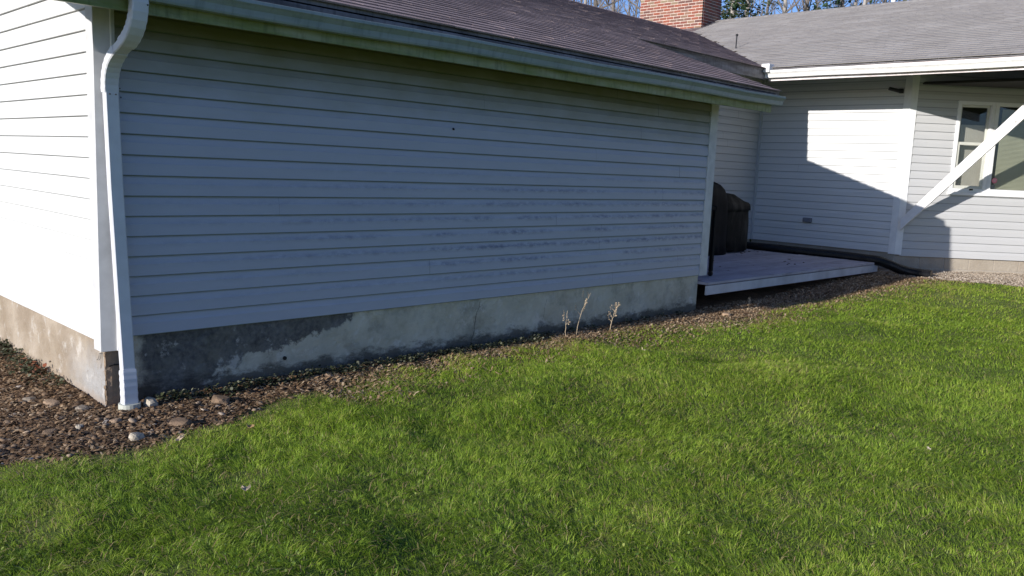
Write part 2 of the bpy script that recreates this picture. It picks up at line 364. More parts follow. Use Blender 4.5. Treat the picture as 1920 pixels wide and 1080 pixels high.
# ------------------------------------------------------------------ the house
house = empty('house', 'white vinyl-sided single-storey house with shingle roofs on a concrete foundation', 'house')
def siding(name, o, u, n, L, z0, z1, c, mat, crop=None, part=True):
    """boards: o origin (x,y), u unit along wall, n outward normal"""
    u = Vector((*u, 0)); n = Vector((*n, 0)); o = Vector((*o, 0)); b = MB()
    k = 0; z = z0
    while z < z1-.01:
        zt = min(z+c, z1); a0, a1 = (0, L) if crop is None else crop((z+zt)/2)
        if a1-a0 > .05:
            pts = [a0]; x = a0 + random.uniform(.6, 3.4)
            joints = set()
            while x < a1-.3: pts.append(x); joints.add(len(pts)-1); x += random.uniform(3.2, 3.7)
            pts.append(a1)
            segs = []; off = random.uniform(0, .001)
            for i in range(len(pts)-1):
                m_ = max(1, int((pts[i+1]-pts[i])/.45)); off = .0016 if off < .0008 else 0
                q = [pts[i]+(pts[i+1]-pts[i])*t/m_ for t in range(m_+1)]
                segs.append((q, off))
            prof = [(0, .002), (0, .017), (.004, .0185), (.012, .0172), (.60*c, .0155), (.68*c, .0115), (c-.010, .0055), (c-.002, .003), (c, .002)]; tn_ = [1, 1, .5, .5, .5, .5, .5, 1, 1]
            for q, off in segs:
                n0 = len(b.v); kk = len(prof)
                for a in q:
                    j = random.uniform(-.0007, .0007); dz = random.uniform(-.0005, .0005)
                    for (hz, ho), tq in zip(prof, tn_):
                        b.v.append(tuple(o+u*a+n*(ho+off+(j if ho > .01 else 0))+Vector((0, 0, min(z+hz, z1)+dz)))); b.tone.append(tq)
                for i in range(len(q)-1):
                    for t in range(kk-1):
                        A = n0+i*kk+t; b.f.append((A, A+kk, A+kk+1, A+1))
        z += c; k += 1
    return b.build(name, mat, house)
c_A, c_B = .1213, .1245
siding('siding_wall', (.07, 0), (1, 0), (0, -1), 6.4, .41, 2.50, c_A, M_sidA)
def gable_crop(z):
    return (max(0.0, (z-2.60)/.352-.02), 11.6-max(0, (z-2.60)/.352)) if z < 4.6 else (0, 0)
siding('siding_wall', (0, .07), (0, 1), (-1, 0), 11.5, .385, 4.6, c_A, M_sidW, crop=gable_crop)
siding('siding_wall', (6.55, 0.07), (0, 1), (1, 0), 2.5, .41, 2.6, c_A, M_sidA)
siding('siding_wall', (6.55, 2.57), (1, 0), (0, -1), 5.62, .43, 3.45, c_B, M_sidB)
siding('siding_wall', (12.2, .06), (0, 1), (-1, 0), 2.48, .43, 3.66, c_B, M_sidW)
q2 = math.sqrt(.5)
# bay wall (45 degrees), window opening cut out by splitting into pieces
bo = Vector((12.2, -.015)); bu = Vector((q2, -q2)); bn = (-q2, -q2)
def bp(u, out=0, z=0): p = bo+bu*u; return Vector((p.x-q2*out, p.y-q2*out, z))
U0, U1 = .74, 3.38; ZS, ZT = 1.435, 2.875
def sid_b(u0, u1, z0, z1): 
    p = bo+bu*u0; return siding('siding_wall', (p.x, p.y), bu, bn, u1-u0, z0, z1, c_B, M_sidB)
zb = .39; sid_b(.06, 4.2, zb, zb+8*c_B)
b0 = zb+8*c_B; sid_b(.06, U0, b0, 3.66); sid_b(U1, 4.2, b0, 3.66)
sid_b(U0, U1, b0, ZS); sid_b(U0, U1, ZT+.0, 3.66)
siding('siding_wall', (15.2, -7.5), (0, 1), (-1, 0), 4.5, .43, 4.6, c_B, M_sidB)
# wall cores behind the boards
core = MB()
core.box((.004, .004, .44), (6.54, 11.6, 2.55)); 
core.prism([(.01, .004, 2.5), (.01, 11.6, 2.5), (.01, 11.6, 2.55), (.01, 5.8, 4.62), (.01, .004, 2.57)], (6.5, 0, 0))
core.build('wall_core', M_room, house)
core = MB()
core.box((6.56, 2.575, .46), (12.25, 5, 3.46)); core.box((12.204, .02, .46), (12.4, 5, 3.67))
# bay core as frame around the window opening (room behind it)
for u0, u1, z0, z1 in ((.02, U0, .46, 3.67), (U1, 4.24, .46, 3.67), (U0, U1, .46, ZS), (U0, U1, ZT, 3.67)):
    core.prism([bp(u0, -.003, z0), bp(u1, -.003, z0), bp(u1, -.12, z0), bp(u0, -.12, z0)], (0, 0, z1-z0))
core.box((15.204, -7.5, .46), (15.4, -3.0, 4.6))
core.box((12.3, 4.9, .3), (19.9, 5.0, 3.1)); core.box((19.8, -7.5, .3), (19.9, 4.9, 3.1)); core.box((12.3, -7.5, 3.10), (19.8, 4.9, 3.14)) 
core.build('wall_core', M_room, house)
room = MB(); room.prism([bp(-.3, -2.2, .4), bp(4.5, -2.2, .4), bp(4.5, -2.25, .4), bp(-.3, -2.25, .4)], (0, 0, 2.7)); room.prism([bp(.02, -.13, .38), bp(4.2, -.13, .38), bp(4.2, -2.2, .38), bp(.02, -2.2, .38)], (0, 0, .03)); 
room.build('room_wall', M_room, house)
# foundations
f = MB(); 
def fwall(mb, p0, p1, z0, z1, nrm, amp=.008, stepx=.035):
    p0 = Vector((*p0, 0)); p1 = Vector((*p1, 0)); L = (p1-p0).length; nx = int(L/stepx)+1; nz = int((z1-z0)/stepx)+2; n_ = Vector((*nrm, 0)); n0 = len(mb.v)
    for i in range(nx+1):
        for k in range(nz+1):
            a = i/nx; zz_ = z0+(z1-z0)*k/nz; p = p0.lerp(p1, a); e = (float(vnoise(p.x*7+p.y*5+3, zz_*7, 4))-.5)*2*amp+(float(vnoise(p.x*22+p.y*20, zz_*22, 8))-.5)*amp
            if i in (0, nx): e = 0
            p = p+n_*e; mb.v.append((p.x, p.y, zz_)); mb.tone.append(.5)
    for i in range(nx):
        for k in range(nz):
            a = n0+i*(nz+1)+k; mb.f.append((a, a+nz+1, a+nz+2, a+1))
fwall(f, (0, 0), (6.44, 0), -.2, .43, (0, -1)); f.quad((6.44, 0, -.2), (6.44, 2.6, -.2), (6.44, 2.6, .43), (6.44, 0, .43)); f.quad((0, 0, .43), (6.44, 0, .43), (6.44, .3, .43), (0, .3, .43))
f.build('foundation', M_conL, house, smooth=False)
f = MB(); fwall(f, (-.001, 11.6), (-.001, 0), -.2, .43, (-1, 0)); f.build('foundation', M_conG, house)
# spalled block corner, rough lumps
def blob(mb, c, r, seed, tone=.5, k=7, flat=.6, ang=0):
    rr = random.Random(seed); n0 = len(mb.v); c = Vector(c); r = Vector(r) if not isinstance(r, (int, float)) else Vector((r, r, r*flat))
    rows = 4; sx = [rr.uniform(.8, 1.2) for _ in range(k*(rows+1))]; ca, sa = math.cos(ang), math.sin(ang)
    for i in range(1, rows):
        ph = math.pi*i/rows
        for j in range(k):
            t = 2*math.pi*j/k; s_ = sx[i*k+j]; x = math.sin(ph)*math.cos(t)*r.x*s_; y = math.sin(ph)*math.sin(t)*r.y*s_
            mb.v.append((c.x+x*ca-y*sa, c.y+x*sa+y*ca, c.z+math.cos(ph)*r.z*s_)); mb.tone.append(tone)
    mb.v.append((c.x, c.y, c.z+r.z)); mb.v.append((c.x, c.y, c.z-r.z)); mb.tone += [tone]*2; T = n0+(rows-1)*k
    for i in range(rows-2):
        for j in range(k): q = (j+1) % k; a = n0+i*k; mb.f.append((a+j, a+k+j, a+k+q, a+q))
    for j in range(k):
        q = (j+1) % k; mb.f.append((T, n0+j, n0+q)); a = n0+(rows-2)*k; mb.f.append((T+1, a+q, a+j))
def crack(mb, pts, w, nrm):
    """thin dark crack as a slim wedge strip lying 1.5 mm proud of the wall"""
    for a, b in zip(pts[:-1], pts[1:]):
        a = Vector(a); b = Vector(b); d = (b-a).normalized(); s_ = d.cross(Vector(nrm)).normalized()*w*random.uniform(.4, 1)
        mb.quad(a-s_, b-s_*.8, b+s_*.8, a+s_)
ck = MB()
def jag(p, q, n, amp, ax):
    p = Vector(p); q = Vector(q); out = []
    for i in range(n+1):
        v = p.lerp(q, i/n); 
        if 0 < i < n: v = v+Vector(ax)*random.uniform(-amp, amp)
        out.append(v)
    return out
ck = MB(); crack(ck, jag((3.05, -.009, .385), (2.96, -.009, .02), 9, .012, (1, 0, 0)), .0035, (0, -1, 0))
ck.build('foundation_crack', M_dark, house); ck = MB(); crack(ck, jag((3.9, -.009, .34), (3.85, -.009, .15), 5, .01, (1, 0, 0)), .0015, (0, -1, 0))
ck.build('foundation_crack', M_dark, house); ck = MB(); crack(ck, jag((-.009, .11, .26), (-.009, .01, .345), 4, .01, (0, 0, 1)), .004, (-1, 0, 0))
crack(ck, jag((-.009, .02, .34), (-.009, .05, .22), 4, .008, (0, 1, 0)), .004, (-1, 0, 0))
ck.build('foundation_crack', M_dark, house); ck = MB(); crack(ck, jag((.02, -.009, .24), (.16, -.009, .255), 5, .008, (0, 0, 1)), .005, (0, -1, 0)); ck.build('foundation_crack', M_dark, house)
hl = MB(); hl.tube([(1.20, .01, .135), (1.20, -.010, .135)], .014, 10); hl.build('weep_hole', M_dark, house)
cr = MB()
for i in range(22): blob(cr, (random.uniform(-.001, .006), random.uniform(-.001, .006), .012+i*.0145+random.uniform(-.01, .01)), (random.uniform(.003, .011), random.uniform(.003, .011), random.uniform(.008, .03)), 50+i, k=7)
cr.build('crumbled_corner', simple('crumbled_block', (.26, .19, .13), .95, .35, 14, bump=.5), house)
# block foundation of the main part
def blocks(name, p0, d, L, nrm, z1, rows=3, mat=M_conB):
    p0 = Vector((*p0, 0)); d = Vector((*d, 0)); n_ = Vector((*nrm, 0)); mb = MB(); mo = MB()
    for r_ in range(rows):
        zt = z1-.203*r_; zb_ = zt-.203+.010; a = -.2 if r_ % 2 else 0
        while a < L:
            x0, x1 = max(a, 0)+.005, min(a+.406, L)-.005
            if x1 > x0+.02: 
                o_ = p0+d*x0+n_*random.uniform(.0, .003); o_.z = zb_; mb.obox(o_, d*(x1-x0), -n_*.1, (0, 0, zt-zb_), random.random())
            a += .406
    o_ = p0-n_*.006; o_.z = z1-.2*rows; mo.obox(o_, d*L, -n_*.12, (0, 0, .2*rows-.004))
    mb.build(name, mat, house, bevel=.003); mo.build('mortar_bed', M_mortar, house)
blocks('foundation_blocks', (12.21, .0), (0, 1), 2.56, (-1, 0), .44)
blocks('foundation_blocks', (12.215, -.005), bu, 4.2, bn, .40)
blocks('foundation_blocks', (6.5, 2.58), (1, 0), 5.7, (0, -1), .44)
blocks('foundation_blocks', (15.21, -7.5), (0, 1), 4.5, (-1, 0), .44)
# corner posts
t = MB()
t.prism([(-.028, .095, .335), (-.028, -.018, .335), (.085, -.037, .335), (.085, -.005, .335), (-.005, .095, .335)], (0, 0, 2.2))
t.build('corner_post', M_trimA, house, bevel=.002)
t = MB(); t.box((.060, -.042, .337), (.067, -.030, 2.45)); t.build('corner_bead', M_trim, house)
t = MB(); t.prism([(6.43, -.026, .405), (6.43, -.005, .405), (6.54, .10, .405), (6.576, .10, .405), (6.576, -.026, .405)], (0, 0, 2.1)); t.build('corner_post', M_trimA, house, bevel=.003)
t = MB(); t.prism([(12.172, .09, .41), (12.172, -.018, .41), bp(.09, .026, .41), bp(.09, .0, .41), (12.2, .09, .41)], (0, 0, 3.24)); t.build('corner_post', M_trim, house, bevel=.003)
t = MB(); t.box((12.145, 2.515, .43), (12.20, 2.57, 3.45)); t.build('corner_post', M_sidB, house, bevel=.003)

# ---- roofs: individual tabs on a deck
PA = lambda y: 2.655+.352*y          # garage and alcove roof plane (rises with y)
PB = lambda x: 3.30+.352*(x-10.85)   # main roof plane (rises with x)
def shingles(name, P, U, V, L, H, keep, mat, expo=.14, tab=.30, parent=None, lift=1.0, uclip=None):
    """P corner at eave, U along eave, V up slope (unit). each tab a thin wedge whose butt stands proud"""
    P = Vector(P); U = Vector(U); V = Vector(V).normalized(); Nn = U.cross(V).normalized(); b = MB()
    if Nn.z < 0: Nn = -Nn
    rows = int(H/expo)+1
    for r_ in range(rows):
        v0 = r_*expo; off = (r_ % 3)*tab/3+random.uniform(-.03, .03); a = -off; wave = random.uniform(-.006, .006); rt = random.uniform(-.12, .12)
        while a < L:
            x0, x1 = max(a, 0), min(a+tab-.004, uclip(v0) if uclip else L)
            if x1-x0 > .02 and keep((P+U*(x0+x1)/2+V*(v0+expo/2))):
                h = random.uniform(.0058, .0074)*lift; d0 = wave+random.uniform(-.003, .003); s_ = random.uniform(-.002, .002); tn = min(1, max(0, random.gauss(.5, .30)+rt*1.4))
                p = [P+U*x0+V*(v0+d0)+Nn*(h+.003), P+U*x1+V*(v0+d0+s_)+Nn*(h+.003+random.uniform(-.001, .002)), P+U*x1+V*(v0+expo*1.15)+Nn*.002, P+U*x0+V*(v0+expo*1.15)+Nn*.002]
                q = [p[0]-Nn*(h+.003), p[1]-Nn*(h+.003)]
                b.quad(*p, tn); b.quad(q[0], q[1], p[1], p[0], tn*.3)
                b.poly([p[0], p[3], q[0]], tn*.4); b.poly([p[1], q[1], p[2]], tn*.4)
            a += tab
    return b.build(name, mat, parent or house)
nA = Vector((0, 1, .352)).normalized(); nB = Vector((1, 0, .352)).normalized()
XE = 7.2; YR = 5.8
def slab(mb, pts, th): mb.prism([Vector(p)-Vector((0, 0, th)) for p in pts], (0, 0, th))
rd = MB()
slab(rd, [(-.95, -.40, PA(-.40)-.004), (XE, -.40, PA(-.40)-.004), (XE, 1.78, PA(1.78)-.004), (XE, YR, PA(YR)-.004), (-.95, YR, PA(YR)-.004)], .03)
slab(rd, [(-.95, YR+.002, PA(YR)-.004), (XE, YR+.002, PA(YR)-.004), (XE, 12, PA(-.40)-.004), (-.95, 12, PA(-.40)-.004)], .03)
slab(rd, [(XE+.003, 1.75, PA(1.75)-.004), (10.87, 1.75, PA(1.75)-.004), (14.95, YR, PA(YR)-.004), (XE+.003, YR, PA(YR)-.004)], .03)
slab(rd, [(XE+.003, YR+.002, PA(YR)-.004), (14.95, YR+.002, PA(YR)-.004), (19, YR+4, PA(YR-4)-.004), (19, 9.9, PA(1.7)-.004), (XE+.003, 9.9, PA(1.7)-.004)], .03)
rd.build('roof_deck', M_wood, house)
rd = MB()
XR = 16.3
slab(rd, [(10.83, 1.7, PB(10.83)-.004), (10.83, -8, PB(10.83)-.004), (XR, -8, PB(XR)-.004), (XR, 7.15, PB(XR)-.004)], .03)
slab(rd, [(XR+.002, -8, PB(XR)-.004), (22, -8, PB(XR)-2.0), (22, 12, PB(XR)-2.0), (XR+.002, 12, PB(XR)-.004)], .03)
slab(rd, [(14.9, YR-.05, PB(14.9)-.01), (XR, 7.1, PB(XR)-.006), (XR, 12, PB(XR)-.006), (14.9, 12, PB(14.9)-.01)], .03)
rd.build('roof_deck', M_wood, house)
shingles('roof_shingles', (-.98, -.43, PA(-.43)), (1, 0, 0), nA, 16.0, 6.60, lambda p: p.x < XE+.05 or (p.x-10.87 < (p.y-1.75)+.08), M_roofA, expo=.1425, lift=1.35, uclip=lambda v: XE+.985 if v < 2.25 else 16.0)
shingles('roof_shingles', (10.80, -8, PB(10.80)), (0, 1, 0), nB, 14, 5.80, lambda p: p.y-1.75 < (p.x-10.85)+.10, M_roofB, tab=.30)
cap = MB()
for i in range(66): x = -.97+i*.125; cap.obox((x, YR-.14, PA(YR)-.045), (.17, 0, .004), (0, .14, .05), (0, 0, .006), random.random()); cap.obox((x, YR, PA(YR)+.005), (.17, 0, .004), (0, .14, -.05), (0, 0, .006), random.random())
for i in range(58): x = 7.46+i*.125; cap.obox((x, YR-.14, PA(YR)-.045), (.17, 0, .004), (0, .14, .05), (0, 0, .006), random.random()) if x < 14.8 else None
cap.build('ridge_cap', M_roofA, house)
cap = MB()
for i in range(118): y = -8+i*.125; cap.obox((XR-.14, y, PB(XR)-.045), (0, .17, .004), (.14, 0, .05), (0, 0, .006), random.random()); cap.obox((XR, y, PB(XR)+.005), (0, .17, .004), (.14, 0, -.05), (0, 0, .006), random.random())
cap.build('ridge_cap', M_roofB, house)
# fascia, boards, gutters
f = MB(); f.box((-.93, -.385, 2.265), (7.08, -.36, 2.47)); f.build('fascia', M_fasA, house)
f = MB(); f.box((-.95, -.415, 2.42), (XE-.01, -.387, PA(-.40)-.045)); f.build('drip_board', M_wood, house, bevel=.004)
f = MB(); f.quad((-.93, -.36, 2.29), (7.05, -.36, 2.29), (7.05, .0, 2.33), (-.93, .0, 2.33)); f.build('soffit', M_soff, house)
def kgutter(mb, p0, p1, out, h=.10, w=.115, bw=.075):
    """K-style gutter, open on top; out = unit vector away from the wall"""
    p0 = Vector(p0); p1 = Vector(p1); o_ = Vector(out); pr = [(0, h), (0, 0), (bw, 0), (bw+.006, .012), (bw+.012, .045), (w-.012, .066), (w, .078), (w, h-.004), (w-.012, h), (w-.014, h-.006), (w-.006, h-.010), (w-.006, .08), (w-.018, .068), (bw+.006, .048), (bw, .014), (bw-.003, .005), (.004, .005), (.004, h)]
    n0 = len(mb.v); k = len(pr); ns = 10
    for i in range(ns+1):
        p = p0.lerp(p1, i/ns)+Vector((0, 0, .006*math.sin(i*1.9)))
        for a, z_ in pr: mb.v.append(tuple(p+o_*a+Vector((0, 0, z_)))); mb.tone.append(.5)
    for i in range(ns):
        for j in range(k): q = (j+1) % k; a = n0+i*k; mb.f.append((a+j, a+q, a+k+q, a+k+j))
    outl = pr[:9]
    for P_ in (p0, p1): mb.prism([P_+o_*a+Vector((0, 0, z_)) for a, z_ in outl], (p1-p0).normalized()*.002)
g_ = MB(); kgutter(g_, (-.96, -.387, 2.322), (7.18, -.387, 2.345), (0, -1, 0)); g_.build('gutter', M_gutA, house)
# garage rake boards (gable end towards the sun, and the inner end)
GO = .95
for X_, wd in ((-GO, .02), (XE-.015, .02)):
    f = MB(); f.prism([(X_, -.37, PA(-.37)-.04), (X_, YR, PA(YR)-.04), (X_, YR, PA(YR)-.19), (X_, -.37, PA(-.37)-.17)], (wd, 0, 0))
    f.prism([(X_, YR, PA(YR)-.04), (X_, 11.97, PA(-.37)-.04), (X_, 11.97, PA(-.37)-.17), (X_, YR, PA(YR)-.19)], (wd, 0, 0)); f.build('rake_board', M_trimA, house)
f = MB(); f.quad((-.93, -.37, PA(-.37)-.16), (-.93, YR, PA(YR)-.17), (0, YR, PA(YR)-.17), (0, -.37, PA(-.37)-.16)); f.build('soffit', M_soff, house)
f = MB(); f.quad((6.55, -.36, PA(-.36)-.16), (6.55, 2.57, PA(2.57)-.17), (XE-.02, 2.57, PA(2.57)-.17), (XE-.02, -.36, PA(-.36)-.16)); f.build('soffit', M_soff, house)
# alcove eave
f = MB(); f.box((XE+.01, 1.765, 3.10), (10.86, 1.79, PA(1.765)-.035)); f.build('fascia', M_wood, house)
f = MB(); f.quad((6.6, 1.79, PA(1.79)-.06), (12.2, 1.79, PA(1.79)-.06), (12.2, 2.57, PA(2.57)-.06), (6.6, 2.57, PA(2.57)-.06)); f.build('soffit', M_soff, house)
# main eave: fascia stained pinkish, white gutter, soffit over the walk and the bay
f = MB(); f.box((10.86, -8, 3.08), (10.885, 1.74, PB(10.86)-.035)); f.build('fascia', M_fasB, house)
g_ = MB(); kgutter(g_, (10.858, 1.77, 3.122), (10.858, -8, 3.105), (-1, 0, 0), h=.115); g_.build('gutter', M_gutB, house)
f = MB(); f.box((10.70, 1.66, 3.20), (10.86, 1.80, 3.335)); f.build('gutter_end_box', M_gutB, house, bevel=.01)
f = MB(); f.box((10.855, -8, 3.218), (10.8595, 1.70, 3.285)); f.build('drip_edge', M_fasB, house)
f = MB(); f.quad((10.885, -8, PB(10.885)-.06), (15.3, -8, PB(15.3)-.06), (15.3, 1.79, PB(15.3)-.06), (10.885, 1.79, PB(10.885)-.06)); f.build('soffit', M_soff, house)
# chimney
ch = empty('chimney'); ch.parent = house
mo = MB(); cx0, cx1, cy0, cy1, cz0, cz1 = 15.62, 16.42, 6.17, 7.98, 4.5, 6.9
mo.box((cx0+.006, cy0+.006, cz0), (cx1-.006, cy1-.006, cz1)); mo.build('mortar_bed', simple('chimney_mortar', (.62, .52, .45), .9, .2, 20), ch)
bk = MB(); rowh = .0677
for r_ in range(int((cz1-5.0)/rowh)):
    z_ = 4.96+r_*rowh; half = (r_ % 2)*.1
    y = cy0-half
    while y < cy1:
        a, b_ = max(y, cy0)+.006, min(y+.2, cy1)-.006
        if b_-a > .03: bk.box((cx0, a, z_), (cx0+.05, b_, z_+rowh-.014), random.random())
        y += .2
    x = cx0+.052-half
    while x < cx1:
        a, b_ = max(x, cx0+.052)+.005, min(x+.2, cx1)-.005
        if b_-a > .03: bk.box((a, cy0, z_), (b_, cy0+.05, z_+rowh-.014), random.random()); bk.box((a, cy1-.05, z_), (b_, cy1, z_+rowh-.014), random.random())
        x += .2
    y = cy0+.06
    while y < cy1-.06: bk.box((cx1-.05, y, z_), (cx1, min(y+.19, cy1-.06), z_+rowh-.014), random.random()); y += .2
bk.build('brick_face', M_brick, ch)
fl = MB(); fl.obox((cx0-.012, cy0-.012, 4.55), (.011, 0, 0), (0, 1.5, 0), (0, 0, .42)); fl.build('flashing', simple('lead_flashing', (.36, .33, .28), .7, .3, 14), ch)
fl = MB(); fl.box((cx0-.05, cy0-.05, 6.9), (cx1+.05, cy1+.05, 6.98)); fl.build('cap', M_mortar, ch)
# small pipes behind the far ridge, and the thin rod in the valley
for X_, Y_ in ((17, 2.34), (17, 1.45)):
    v_ = MB(); v_.tube([(X_, Y_, 4.8), (X_, Y_, 5.55)], .045, 12); v_.build('vent_pipe', M_trim, house)
v_ = MB(); v_.tube([(12.62, 3.43, 3.86), (12.625, 3.43, 4.0), (12.62, 3.425, 4.17)], .011, 6); v_.box((12.605, 3.41, 4.15), (12.64, 3.445, 4.19)); v_.build('roof_rod', M_dark, house)
# downspout
ds = empty('downspout'); ds.parent = house
W_, D_ = .038, .025
def dprof(w, d, rib=0): 
    r_ = .006; return [(-w+r_, -d), (-w/3, -d+rib), (w/3, -d+rib), (w-r_, -d), (w, -d+r_), (w, d-r_), (w-r_, d), (-w+r_, d), (-w, d-r_), (-w, -d+r_)]
def dsweep(path, w=W_, d=D_, nm='pipe', rings=False, mat=M_trim):
    """rectangular tube; wide face looks towards -Y"""
    mb = MB(); P = [Vector(p) for p in path]; n0 = 0; pr = dprof(w, d); k = len(pr)
    for i, p in enumerate(P):
        dd = (P[min(i+1, len(P)-1)]-P[max(i-1, 0)]).normalized(); X_ = Vector((1, 0, 0)); X_ = (X_-dd*X_.dot(dd)).normalized(); Yv = dd.cross(X_).normalized()
        sc = 1+(.045 if (rings and i % 2) else 0)
        for a, b_ in pr: mb.v.append(tuple(p+X_*a*sc+Yv*b_*sc)); mb.tone.append(.5)
    for i in range(len(P)-1):
        for j in range(k): q = (j+1) % k; a = i*k; mb.f.append((a+j, a+q, a+k+q, a+k+j))
    mb.f.append(tuple(range(k))); mb.f.append(tuple(range((len(P)-1)*k, len(P)*k))[::-1])
    return mb.build(nm, mat, ds, bevel=0)
def arc(a, b, c, n):   # quadratic bend
    a, b, c = map(Vector, (a, b, c)); return [a*(1-t)**2+b*2*t*(1-t)+c*t*t for t in [i/n for i in range(n+1)]]
M_ds = simple('downspout_paint', (.60, .61, .64), .4, .06, 10, spec=.4)
dsweep(arc((.065, -.44, 2.335), (.065, -.44, 2.17), (.05, -.29, 2.105), 14), .043, .030, 'elbow', True, M_ds)
dsweep([(.053, -.315, 2.117), (.043, -.20, 2.067)], .039, .026, 'pipe', False, M_ds)
dsweep(arc((.045, -.22, 2.075), (.035, -.065, 2.01), (.042, -.065, 1.85), 14), .041, .028, 'elbow', True, M_ds)
dsweep([(.042, -.068, 1.90), (.055, -.078, 1.3), (.072, -.10, .7), (.084, -.125, .22)], W_, D_, 'pipe', False, M_ds)
dsweep(arc((.084, -.125, .235), (.08, -.15, .15), (.083, -.145, .02), 10), .042, .029, 'elbow', True, M_ds)
st = MB(); st.tube([(.083, -.145, -.03), (.083, -.145, .035)], .062, 20); st.build('drain_adapter', simple('adapter_plastic', (.45, .46, .40), .6, .15, 20), ds)
for p in ((.10, -.472, 2.30), (.04, -.226, 2.095), (.062, -.098, 1.84), (.03, -.098, 1.84), (.075, -.10, 1.25)): sc_ = MB(); blob(sc_, p, .0045, 3, flat=1); sc_.build('screw', M_dark, ds)
for p in ((.115, -.030, 1.83), (.11, -.030, 1.88)): sc_ = MB(); blob(sc_, p, .004, 3, flat=1); sc_.build('screw', M_dark, house)
pl = MB(); blob(pl, (2.679, -.022, 1.809), .010, 5, flat=1); pl.build('wall_plug', M_dark, house)
# cracked boards on the sunlit gable: thin dark splits
M_split = simple('split_shadow', (.25, .25, .24), .9)
for y0, z0, z1 in ((.82, 1.135, 1.255), (.80, 1.02, 1.13), (1.48, .90, .99)):
    ck = MB(); crack(ck, jag((-.0185, y0, z1), (-.0185, y0+.02, z0), 6, .008, (0, 1, 0)), .0012, (-1, 0, 0)); ck.build('board_split', M_split, house)
# security camera under the eave and outlet box on the wall
lc = empty('security_camera'); lc.parent = house
v_ = MB(); v_.box((12.13, .11, 2.96), (12.19, .17, 3.03)); v_.build('bracket', M_dark, lc, bevel=.008)
v_ = MB(); v_.tube([(12.12, .13, 2.985), (11.98, .26, 3.02)], .028, 10); v_.build('lens_housing', M_dark, lc)
v_ = MB(); v_.box((12.13, 1.42, .815), (12.19, 1.575, .895)); v_.build('dryer_vent', M_greybox, house, bevel=.012)
# knee brace beside the bay corner, in the plane of the sunlit wall
br = MB()
# lower end meets the corner, upper end reaches the soffit
a0, b0_ = Vector((12.10, -.10, .79)), Vector((12.10, -2.12, 3.02))
dd = (b0_-a0).normalized(); up = Vector((0, dd.z, -dd.y)) ; up = -up if up.z < 0 else up
wv = .155
br.prism([Vector((12.12, -.075, .80)), Vector((12.12, -2.55, 3.56)), Vector((12.12, -2.32, 3.56)), Vector((12.12, -.075, .99))], (.045, 0, 0))
br.build('brace', M_brace, house, bevel=.003)
bl = MB(); blob(bl, (12.117, -1.66+.12, 2.50), .012, 3, flat=1); bl.build('bolt', M_steel, house)

# ---- bay windows
def frame(mb, u0, u1, z0, z1, w, out0, out1):
    for a, b_, c_, d_ in ((u0, u0+w, z0, z1), (u1-w, u1, z0, z1), (u0+w, u1-w, z0, z0+w), (u0+w, u1-w, z1-w, z1)):
        mb.prism([bp(a, out0, c_), bp(b_, out0, c_), bp(b_, out1, c_), bp(a, out1, c_)], (0, 0, d_-c_))
def ubox(mb, u0, u1, z0, z1, o0, o1): mb.prism([bp(u0, o0, z0), bp(u1, o0, z0), bp(u1, o1, z0), bp(u0, o1, z0)], (0, 0, z1-z0))
M_vin = simple('window_vinyl', (.80, .80, .80), .4, .04, 10); M_sash = simple('sash_vinyl', (.58, .58, .52), .5, .06, 10)
def dh_window(u0, u1, label):
    wn = empty('window'); wn.parent = house; wn['label'] = label
    m_ = MB(); frame(m_, u0, u1, ZS+.02, ZT, .055, .03, -.08); m_.build('frame', M_vin, wn, bevel=.003)
    m_ = MB(); frame(m_, u0+.057, u1-.057, 2.205, ZT-.057, .035, -.02, -.05); m_.build('upper_sash', M_sash, wn, bevel=.002)
    m_ = MB(); frame(m_, u0+.057, u1-.057, ZS+.077, 2.24, .045, .008, -.018); ubox(m_, u0+.24, u0+.30, ZS+.07, ZS+.09, .02, .03); m_.build('lower_sash', M_sash, wn, bevel=.002)
    m_ = MB(); ubox(m_, u0+.09, u1-.09, 2.24, ZT-.09, -.033, -.037); m_.build('pane', M_glass, wn)
    m_ = MB(); ubox(m_, u0+.10, u1-.10, ZS+.12, 2.20, -.003, -.007); m_.build('pane', M_glass, wn)
    m_ = MB(); ubox(m_, u0+.32, u0+.37, ZS+.05, ZS+.075, .03, .05); m_.build('catch', M_dark, wn)
    m_ = MB(); n_ = 24
    for i in range(n_): 
        t_ = u0+.17+(u1-u0-.19)*i/n_; m_.quad(bp(t_, -.16-.0015*(i % 2), ZS), bp(t_+(u1-u0-.19)/n_, -.16-.0015*((i+1) % 2), ZS), bp(t_+(u1-u0-.19)/n_, -.16-.0015*((i+1) % 2), 2.52), bp(t_, -.16-.0015*(i % 2), 2.52))
    m_.build('curtain', M_curt, wn)
dh_window(U0, 1.33, 'narrow double-hung sash half hidden by the white brace')
wn = empty('window'); wn.parent = house; wn['label'] = 'wide picture pane with a closed blind and a pink sticker'
m_ = MB(); frame(m_, 1.335, 2.785, ZS+.02, ZT, .06, .03, -.08); m_.build('frame', M_vin, wn, bevel=.003)
m_ = MB(); ubox(m_, 1.39, 2.73, ZS+.07, ZT-.05, -.020, -.026); m_.build('pane', M_glass, wn)
m_ = MB(); z_ = ZS+.085
while z_ < ZT-.10: ubox(m_, 1.50, 2.70, z_, z_+.003, -.06, -.075); m_.quad(bp(1.50, -.062, z_), bp(2.70, -.062, z_), bp(2.70, -.076, z_+.019), bp(1.50, -.076, z_+.019)); z_ += .020
m_.build('blind', M_blind, wn)
m_ = MB(); m_.prism([bp(1.475+.045*math.cos(k*math.pi/4+.39), -.016, 1.655+.045*math.sin(k*math.pi/4+.39)) for k in range(8)], Vector((q2, q2, 0))*.002); sk = m_.build('sticker', M_pink, wn)
m_ = MB()
